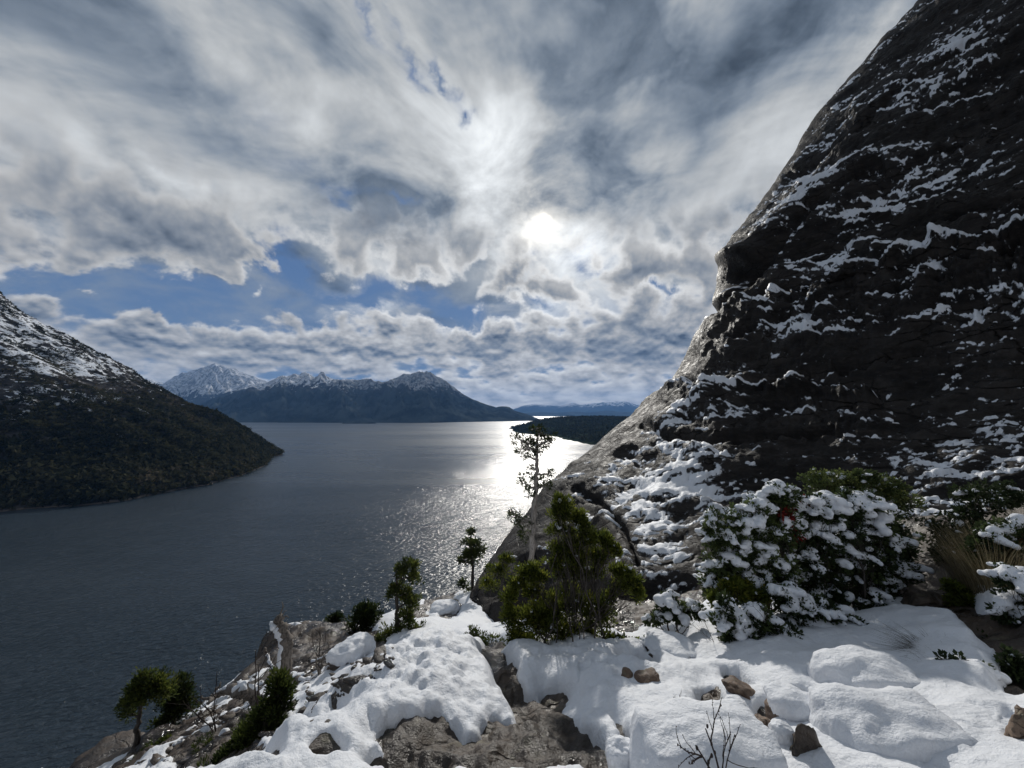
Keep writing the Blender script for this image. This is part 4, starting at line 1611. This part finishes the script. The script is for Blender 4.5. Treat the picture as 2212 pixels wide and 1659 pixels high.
plant('dense_evergreen', 'dense dark evergreen bush at the bottom beside the snowy slope', 'shrub', (535, 1690, 3.7),
      [(612, 1490, 18, 22, 26), (595, 1520, 28, 22, 44), (575, 1550, 30, 24, 50), (555, 1585, 38, 26, 60), (590, 1585, 30, 26, 50), (520, 1620, 36, 24, 50), (560, 1640, 44, 26, 60), (480, 1650, 30, 20, 36), (600, 1470, 12, 14, 12)],
      3.7, 28, LEAF_DARK, BARK, stem_r=.022, tuft=.05, leaf_len=.045, leaf_w=.007, per=34, tone=(.0, .85), up=.9, shell=.2, stem='stems', crown='foliage')
plant('low_shrub', 'little green shrub growing out of the snow left of the mound', 'shrub', (682, 1560, 4.2),
      [(690, 1520, 20, 12, 22), (672, 1538, 16, 12, 18), (705, 1512, 10, 8, 8)], 4.2, 29, LEAF_OLIVE, BARK, stem_r=.014, tuft=.035, leaf_len=.03, leaf_w=.006, per=34, tone=(.0, .6), up=.8, stem='stems', crown='foliage')
plant('low_shrub', 'brownish low shrub among rocks at the foot of the windswept tree', 'shrub', (330, 1650, 6.2),
      [(330, 1625, 26, 14, 24), (352, 1610, 16, 12, 14)], 6.2, 30, LEAF_OLIVE, BARK, stem_r=.016, tuft=.05, leaf_len=.04, leaf_w=.008, per=28, tone=(.0, .5), up=.6, stem='stems', crown='foliage')
plant('low_shrub', 'thin brown shrub between the dense evergreen and the windswept tree', 'shrub', (440, 1655, 4.6),
      [(440, 1610, 20, 24, 16), (455, 1640, 24, 16, 14)], 4.6, 31, LEAF_OLIVE, TWIG, stem_r=.012, tuft=.04, leaf_len=.03, leaf_w=.006, per=22, tone=(.0, .4), up=.6, stem='stems', crown='foliage')

# --- the olive bush in the middle
plant('olive_bush', 'large olive green conifer bush in the centre with many grey stems', 'bush', (1230, 1402, 3.95),
      [(1212, 1088, 18, 16, 30), (1204, 1112, 14, 12, 16), (1222, 1118, 22, 14, 24), (1252, 1120, 14, 14, 18), (1264, 1140, 12, 16, 14), (1204, 1146, 16, 10, 14), (1272, 1162, 12, 10, 10), (1225, 1150, 16, 8, 8),
       (1212, 1188, 24, 14, 32), (1235, 1178, 24, 14, 30), (1268, 1172, 20, 14, 26), (1308, 1166, 16, 16, 26), (1325, 1190, 16, 16, 22), (1292, 1200, 28, 14, 32), (1245, 1210, 32, 14, 36), (1204, 1216, 26, 14, 28),
       (1142, 1236, 24, 12, 30), (1165, 1250, 24, 12, 24), (1116, 1262, 18, 12, 22), (1100, 1290, 14, 16, 16), (1150, 1275, 22, 10, 16), (1102, 1330, 14, 26, 20), (1115, 1360, 18, 20, 16), (1340, 1236, 22, 12, 30), (1362, 1256, 18, 14, 26), (1378, 1284, 10, 16, 16), (1335, 1268, 20, 12, 20), (1310, 1290, 20, 12, 14), (1225, 1240, 30, 12, 20), (1275, 1240, 26, 12, 20),
       (1075, 1235, 22, 14, 20, .5), (1092, 1208, 14, 10, 12, .5), (1060, 1262, 16, 12, 12, .5), (1130, 1385, 30, 14, 30), (1180, 1320, 40, 34, 60), (1240, 1300, 44, 34, 60), (1295, 1325, 30, 34, 40), (1320, 1380, 16, 14, 12), (1150, 1340, 36, 30, 50), (1210, 1365, 44, 24, 40), (1270, 1370, 34, 22, 26)],
      3.95, 32, LEAF_OLIVE, BARK, stem_r=.010, tuft=.045, leaf_len=.036, leaf_w=.006, per=40, tone=(.0, .92), snow=.09, snow_r=.022, up=.8, twigs=1.0, depth=.8, stem='stems', crown='foliage', voxel=.007, shell=.3, spread=.42)
plant('low_shrub', 'small dark green shrub at the foot of the slab behind the mound', 'shrub', (1050, 1412, 4.8),
      [(1040, 1385, 20, 14, 20), (1065, 1390, 22, 14, 20), (1020, 1375, 14, 16, 10)], 4.8, 33, LEAF_OLIVE, BARK, stem_r=.012, tuft=.04, leaf_len=.032, leaf_w=.006, per=30, tone=(.0, .5), snow=.12, snow_r=.03, up=.8, stem='stems', crown='foliage')

# --- snow laden shrubs under the cliff
SH = dict(leaf_len=.034, leaf_w=.0105, per=48, up=.3, stem='stems', crown='foliage', depth=.8)
plant('snowy_shrub', 'tall green shrub behind the big snow laden one under the cliff', 'shrub', (1850, 1230, 5.2),
      [(1790, 1040, 50, 20, 50), (1850, 1035, 50, 22, 56), (1910, 1050, 44, 24, 46), (1880, 1085, 60, 34, 60), (1945, 1085, 36, 26, 30), (1830, 1080, 50, 30, 40)],
      5.2, 34, LEAF_BROAD, BARK, stem_r=.018, tuft=.055, tone=(.1, 1.0), snow=.30, snow_r=.032, group='snow laden shrubs', **SH)
plant('snowy_shrub', 'broad shrub loaded with thick snow below the cliff, right of the red leaves', 'shrub', (1830, 1372, 4.15),
      [(1770, 1100, 50, 26, 90), (1840, 1092, 56, 28, 100), (1800, 1150, 60, 34, 80), (1885, 1135, 54, 34, 90), (1930, 1175, 40, 34, 70), (1790, 1205, 50, 40, 70), (1865, 1210, 60, 44, 90), (1935, 1235, 34, 40, 60), (1750, 1165, 36, 34, 50), (1840, 1275, 80, 44, 90), (1920, 1290, 40, 34, 50), (1780, 1270, 40, 44, 60), (1735, 1215, 30, 40, 50), (1725, 1270, 30, 40, 40)],
      4.15, 35, LEAF_BROAD, BARK, stem_r=.017, tuft=.055, tone=(.0, .55), snow=.95, snow_r=.046, snow_top=.1, group='snow laden shrubs', spread=.25, extra=('red_leaves', LEAF_RED, [(1740, 1090, 20, 12), (1715, 1085, 10, 8)], 8), **SH)
plant('snowy_shrub', 'snow laden shrub with red leaves on its right side beside the dark slab', 'shrub', (1620, 1372, 4.05),
      [(1685, 1070, 34, 22, 64), (1640, 1105, 40, 24, 64), (1600, 1128, 36, 24, 56), (1560, 1155, 36, 24, 50), (1660, 1150, 40, 30, 60), (1610, 1185, 50, 32, 70), (1560, 1215, 36, 30, 50), (1660, 1210, 44, 36, 60), (1620, 1255, 64, 34, 80), (1540, 1130, 16, 26, 20), (1700, 1140, 24, 34, 30), (1690, 1260, 40, 40, 40), (1545, 1270, 26, 30, 26)],
      4.05, 36, LEAF_BROAD, BARK, stem_r=.015, tuft=.05, tone=(.0, .8), snow=.95, snow_r=.042, snow_top=.1, group='snow laden shrubs', spread=.25, extra=('red_leaves', LEAF_RED, [(1690, 1105, 26, 16), (1705, 1150, 18, 14)], 18), **SH)
plant('snowy_shrub', 'yellow green leafy shrub low under the red leaved one', 'shrub', (1590, 1375, 3.85),
      [(1590, 1275, 40, 24, 40), (1560, 1300, 30, 24, 30), (1630, 1290, 30, 26, 30)],
      3.85, 37, LEAF_OLIVE, BARK, stem_r=.012, tuft=.045, tone=(.2, 1.0), snow=.10, snow_r=.03, group='snow laden shrubs', **SH)
plant('snowy_shrub', 'low drift covered shrub with bare twigs in front of the yellow green one', 'shrub', (1640, 1412, 3.5),
      [(1575, 1340, 36, 18, 40), (1620, 1332, 36, 22, 50), (1650, 1358, 40, 20, 44), (1600, 1368, 40, 16, 34), (1700, 1378, 36, 14, 30), (1570, 1312, 16, 18, 16), (1640, 1390, 40, 12, 20)],
      3.5, 38, LEAF_BROAD, TWIG, stem_r=.011, tuft=.04, tone=(.0, .6), snow=.75, snow_r=.045, snow_top=.0, spread=.2, group='snow laden shrubs', **SH)
plant('snowy_shrub', 'low spreading shrub weighed down by long snow pads', 'shrub', (1800, 1395, 3.7),
      [(1715, 1300, 34, 20, 40), (1765, 1318, 44, 20, 50), (1815, 1345, 46, 16, 46), (1740, 1350, 50, 18, 40), (1690, 1285, 20, 20, 20), (1860, 1362, 40, 10, 26), (1780, 1375, 50, 10, 26)],
      3.7, 39, LEAF_BROAD, TWIG, stem_r=.011, tuft=.04, tone=(.0, .5), snow=.72, snow_r=.045, snow_top=.0, spread=.2, group='snow laden shrubs', **SH)
plant('snowy_shrub', 'small snowy bush with a round snow knob before the dark slab', 'shrub', (1455, 1392, 3.95),
      [(1440, 1300, 24, 16, 18), (1470, 1325, 34, 16, 26), (1415, 1335, 20, 14, 12), (1500, 1320, 20, 14, 12)],
      3.95, 40, LEAF_BROAD, TWIG, stem_r=.01, tuft=.035, tone=(.0, .6), snow=.7, snow_r=.045, snow_top=.0, group='snow laden shrubs', **SH)
plant('snowy_shrub', 'little green and white shrub right of the olive bush stems', 'shrub', (1362, 1418, 3.75),
      [(1350, 1390, 26, 14, 22), (1385, 1395, 24, 12, 18)],
      3.75, 41, LEAF_OLIVE, TWIG, stem_r=.009, tuft=.03, tone=(.0, .8), snow=.45, snow_r=.025, snow_top=.0, group='snow laden shrubs', **SH)
# --- right hand bank
plant('snowy_shrub', 'shadowed shrub with a flat snow shelf at the foot of the cliff', 'shrub', (2060, 1270, 4.5),
      [(2040, 1150, 44, 20, 30), (2080, 1120, 40, 26, 30), (2110, 1075, 50, 26, 34), (2060, 1190, 50, 26, 34), (2180, 1070, 40, 26, 26)],
      4.5, 42, LEAF_BROAD, BARK, stem_r=.015, tuft=.05, tone=(.0, .35), snow=.32, snow_r=.04, group='snow laden shrubs', **SH)
plant('snowy_shrub', 'shrub with orange leaves and thick snow by the right border', 'shrub', (2170, 1300, 3.7),
      [(2150, 1165, 40, 34, 34), (2190, 1150, 34, 26, 26), (2130, 1200, 30, 30, 20)],
      3.7, 43, LEAF_BROAD, BARK, stem_r=.014, tuft=.045, tone=(.0, .6), snow=.5, snow_r=.045, group='snow laden shrubs', extra=('orange_leaves', LEAF_ORANGE, [(2185, 1160, 18, 12)], 6), **SH)
plant('snowy_shrub', 'bright green sprig shrub above the brown stones on the bank', 'shrub', (2090, 1370, 3.6),
      [(2075, 1290, 24, 26, 24), (2100, 1320, 34, 24, 28), (2060, 1265, 12, 16, 8)],
      3.6, 44, LEAF_OLIVE, BARK, stem_r=.011, tuft=.04, tone=(.0, .9), snow=.06, snow_r=.03, group='snow laden shrubs', **SH)
plant('snowy_shrub', 'snow padded shrub at the right border below the straw grass', 'shrub', (2200, 1400, 3.1),
      [(2200, 1250, 40, 20, 26), (2190, 1330, 40, 24, 26), (2215, 1290, 30, 26, 20), (2150, 1400, 30, 20, 14)],
      3.1, 45, LEAF_BROAD, BARK, stem_r=.012, tuft=.04, tone=(.0, .5), snow=.95, snow_r=.042, snow_top=.0, group='snow laden shrubs', **SH)
plant('snowy_shrub', 'dark tangled shrub with snow knobs at the lower end of the bank', 'shrub', (2160, 1530, 2.6),
      [(2120, 1470, 34, 20, 22), (2150, 1500, 34, 20, 22), (2080, 1445, 30, 16, 16), (2200, 1450, 30, 40, 20)],
      2.6, 46, LEAF_BROAD, TWIG, stem_r=.01, tuft=.035, tone=(.0, .4), snow=.55, snow_r=.045, snow_top=.0, group='snow laden shrubs', **SH)
plant('low_shrub', 'sprig of green leaves between the corner boulders', 'shrub', (2003, 1668, 2.0),
      [(2000, 1635, 10, 16, 10), (2008, 1655, 12, 12, 8)], 2.0, 47, LEAF_OLIVE, TWIG, stem_r=.004, tuft=.014, leaf_len=.018, leaf_w=.005, per=16, tone=(.0, .9), stem='stems', crown='foliage')


# --- grasses
def grass(label, px, py, d, w, h, n, seed, lean=0.0, mat=GRASS_DRY, tone=(.1, 1)):
    rng = np.random.RandomState(seed)
    root = root_at(px, py, d)
    o = tag(empty('grass_tussock', tuple(root)), label, 'grass', 'grass tussocks')
    k = d / FPX
    b = Buf()
    for i in range(n):
        a = rng.rand() * 6.28
        r = rng.rand() ** .5 * .35
        p0 = np.array([math.cos(a) * r * w * k, math.sin(a) * r * w * k, 0])
        out_ = np.array([math.cos(a), math.sin(a), 0]) * (.2 + rng.rand() * .8) * w * k * .55 + np.array([lean * w * k, 0, 0])
        t = np.linspace(0, 1, 6)[:, None]
        hh = h * k * (.6 + .5 * rng.rand())
        droop = .45 * rng.rand() + .1
        c = p0 + out_ * t ** 1.6 + np.array([0, 0, 1]) * hh * (t * 1.25 - droop * t ** 3)
        side = np.cross(out_ + np.array([0, 0, .01]), np.array([0, 0, 1.]))
        side /= max(np.linalg.norm(side), 1e-6)
        wd = (.0022 + .0015 * rng.rand()) * (1 - t * .85)
        v = np.concatenate([c - side * wd, c + side * wd])
        q = np.array([[j, j + 1, j + 7, j + 6] for j in range(5)])
        b.add(v, q, None, tone[0] + (tone[1] - tone[0]) * rng.rand())
    link('blades', b.mesh('blades', False), mat, o)
    return o


grass('straw coloured hanging grass on the bank near the right border', 2145, 1300, 3.6, 150, 130, 1100, 51, -.1, tone=(.4, 1))
grass('smaller straw tussock above the hanging grass', 2165, 1235, 3.8, 120, 80, 700, 52, .1, tone=(.4, 1))
grass('flattened brown grass tuft sticking out of the snow slope', 2035, 1440, 2.9, 110, 50, 320, 53, -.35, tone=(.0, .5))
grass('dark grass tuft under the snow beside the right bank', 2090, 1495, 2.6, 100, 45, 260, 54, -.3, tone=(.0, .4))


# --- bare twigs
def twig_plant(label, px, py, d, h, seed, n=4, spread=.35, r=.004, levels=3, buds=True, lean=(0, 0), name='bare_twig'):
    rng = np.random.RandomState(seed)
    root = root_at(px, py, d)
    o = tag(empty(name, tuple(root)), label, 'twig', 'leafless twigs')
    H = h * d / FPX
    b = Buf()
    bud = Buf()

    def grow(p, dr, L, rad, lev):
        c = [p]
        q = p.copy()
        dd = dr.copy()
        for i in range(7):
            dd = dd + rng.randn(3) * .13 + np.array([0, 0, .04])
            dd /= np.linalg.norm(dd)
            q = q + dd * L / 7
            c.append(q.copy())
        c = np.array(c)
        b.tube(c, np.linspace(rad, rad * .45, 8), 5)
        if buds:
            for i in range(2, 8):
                if rng.rand() < .7:
                    v0, f0 = ICO2
                    bud.add(v0 * rad * np.array([.8, .8, 1.6]) + c[i] + rng.randn(3) * rad * .8, None, f0)
        if lev > 0:
            for i in range(2 + rng.randint(2)):
                j = 2 + rng.randint(5)
                e = dd + rng.randn(3) * .55
                e /= np.linalg.norm(e)
                grow(c[j], e, L * (.4 + .25 * rng.rand()), rad * .55, lev - 1)

    for i in range(n):
        a = rng.rand() * 6.28
        dr = np.array([math.cos(a) * spread + lean[0], math.sin(a) * spread + lean[1], 1.0])
        dr /= np.linalg.norm(dr)
        grow(np.array([rng.randn() * .01, rng.randn() * .01, 0]), dr, H * (.65 + .35 * rng.rand()), r, levels - 1)
    sm_ = link('stems', b.mesh('stems'), TWIG, o)
    if bud.v:
        tag(link('buds', bud.mesh('buds'), TWIG, sm_), kind='stuff')
    return o


twig_plant('dark budded branches rising in front of the large pillow of snow', 1590, 1690, 1.5, 230, 61, 3, .15, .0055, 3, True, (-.35, 0))
twig_plant('fine forked twig standing behind the large pillow of snow', 1465, 1575, 2.35, 75, 62, 3, .3, .0032, 3, False, (-.2, 0))
twig_plant('single thin stem bent over the large pillow of snow', 1660, 1670, 1.75, 75, 63, 1, .1, .002, 1, False, (-.35, 0))
twig_plant('bare brown twigs poking through the drift covered shrub', 1640, 1400, 3.6, 130, 64, 5, .3, .004, 3, False, (-.15, 0))
twig_plant('thin dark twigs left of the drift covered shrub', 1560, 1420, 3.5, 110, 65, 3, .25, .003, 3, False, (-.2, 0))
twig_plant('few low twigs in the bright snow beside the olive bush', 1340, 1440, 3.5, 40, 66, 3, .4, .0025, 2, False)
twig_plant('bare sapling on the slope beside the dense evergreen', 462, 1610, 6.0, 150, 67, 3, .15, .010, 3, False)
twig_plant('leafless sapling beside the ragged dead stump', 555, 1560, 5.0, 160, 68, 2, .1, .010, 2, False)
twig_plant('thin bare stems rising above the brown rock dome', 690, 1440, 9.0, 90, 69, 4, .25, .008, 3, False)


# --- dead wood
def dead_stump():
    rng = np.random.RandomState(70)
    d = 6.4
    root = at(612, 1478, d)
    o = tag(empty('dead_tree', tuple(root)), 'broken grey dead trunk with hooked top and snow on one side', 'dead tree')
    T = lambda a, b, dd=d: at(a, b, dd) - root
    b = Buf()
    p = np.array([T(612, 1490), T(614, 1460), T(617, 1430), T(620, 1400), T(618, 1378), T(612, 1362), T(603, 1352), T(598, 1342), T(604, 1334), T(612, 1336)])
    tt = np.linspace(0, 1, 40)
    p2 = np.stack([np.interp(tt, np.linspace(0, 1, len(p)), p[:, k]) for k in range(3)], -1) + rng.randn(40, 3) * .006
    rr = np.interp(tt, [0, .3, .6, .75, .9, 1], [.105, .085, .08, .06, .05, .02]) * (1 + .14 * rng.randn(40))
    b.tube(p2, rr, 10)
    tr = link('trunk', b.mesh('trunk'), DEADWOOD, o)
    for (q, r0) in [([T(605, 1338), T(606, 1325), T(612, 1310), T(609, 1300)], .018), ([T(610, 1336), T(618, 1330), T(624, 1334)], .016), ([T(600, 1345), T(592, 1350), T(590, 1345)], .016),
                    ([T(606, 1340), T(614, 1322), T(620, 1318)], .010), ([T(619, 1400), T(628, 1390), T(630, 1380)], .015)]:
        c = Buf()
        c.tube(np.array(q), np.linspace(r0, r0 * .3, len(q)), 6)
        link('broken_branch', c.mesh('broken_branch'), DEADWOOD, tr)
    s = Buf()
    q = p2[4:31:1] + np.array([-.055, -.05, .0])
    s.tube(q, np.interp(np.linspace(0, 1, len(q)), [0, .2, .8, 1], [.03, .045, .05, .03]) * (1 + .15 * rng.randn(len(q))), 8)
    s.tube(np.array([T(592, 1352), T(600, 1362), T(612, 1372)]), [.03, .06, .03], 8)
    link('snow_crust', s.mesh('snow_crust'), SNOW, tr)


dead_stump()


def dead_branch(label, pts, d, r0, r1, seed, snow=False, forks=2, name='dead_branch', group='dead branches on the slope'):
    rng = np.random.RandomState(seed)
    root = at(*pts[0], d)
    o = tag(empty(name, tuple(root)), label, 'dead branch', group)
    p = np.array([at(*q, d + .2 * rng.randn()) - root for q in pts])
    tt = np.linspace(0, 1, 18)
    p2 = np.stack([np.interp(tt, np.linspace(0, 1, len(p)), p[:, k]) for k in range(3)], -1)
    p2[1:] += rng.randn(17, 3) * r0 * .35
    b = Buf()
    b.tube(p2, np.linspace(r0, r1, 18) * (1 + .12 * rng.randn(18)), 8)
    lm = link('limb', b.mesh('limb'), DEADWOOD, o)
    for i in range(forks):
        c = Buf()
        j = 4 + rng.randint(13)
        e = p2[j] + np.array([rng.randn() * .5, rng.randn() * .3, abs(rng.randn()) * .5]) * np.linalg.norm(p2[-1]) * .4
        c.tube(curve3(p2[j], e, 7, rng, .5), np.linspace(r1 * 1.1, r1 * .3, 7), 5)
        link('side_twig', c.mesh('side_twig'), DEADWOOD, lm)
    if snow:
        s = Buf()
        s.tube(p2[2:14] + np.array([0, -.0, r0 * .75]), np.linspace(r0, r1, 12) * .75 * (1 + .2 * rng.randn(12)), 7)
        link('snow_strip', s.mesh('snow_strip'), SNOW, lm)


dead_branch('pale forked dead limb leaning against the hooked dead trunk', [(600, 1470), (590, 1445), (580, 1430), (575, 1412), (571, 1403)], 6.6, .035, .02, 71, True, 2)
dead_branch('thick fallen log sloping down from the dense evergreen', [(562, 1514), (540, 1502), (520, 1494), (505, 1486)], 6.0, .075, .06, 72, True, 1, 'fallen_log')
dead_branch('knotted root end bristling beside the fallen log', [(508, 1490), (490, 1492), (470, 1500), (450, 1520)], 6.4, .06, .03, 73, True, 7)
dead_branch('long curved dead limb lying under the tangled branches', [(640, 1470), (660, 1474), (690, 1466), (715, 1440), (740, 1425)], 6.9, .05, .025, 74, True, 3)
for i, (lab, pp) in enumerate([
        ('lowest grey branch of the tangle beside the rock dome', [(690, 1462), (720, 1436), (760, 1410), (800, 1395)]),
        ('upright grey branch in the middle of the tangle', [(705, 1450), (712, 1425), (722, 1400), (742, 1390)]),
        ('snow edged branch along the upper side of the tangle', [(660, 1440), (700, 1420), (740, 1396), (780, 1382)]),
        ('short splayed branch at the left end of the tangle', [(668, 1470), (672, 1448), (690, 1432), (700, 1410)]),
        ('dark branch crossing the tangle towards the mound', [(740, 1460), (730, 1438), (745, 1418), (770, 1404)]),
        ('thin curved branch at the right end of the tangle', [(770, 1440), (785, 1420), (800, 1405), (806, 1385)])]):
    dead_branch(lab, pp, 7.4 + .12 * i, .028, .010, 80 + i, i % 2 == 0, 5)
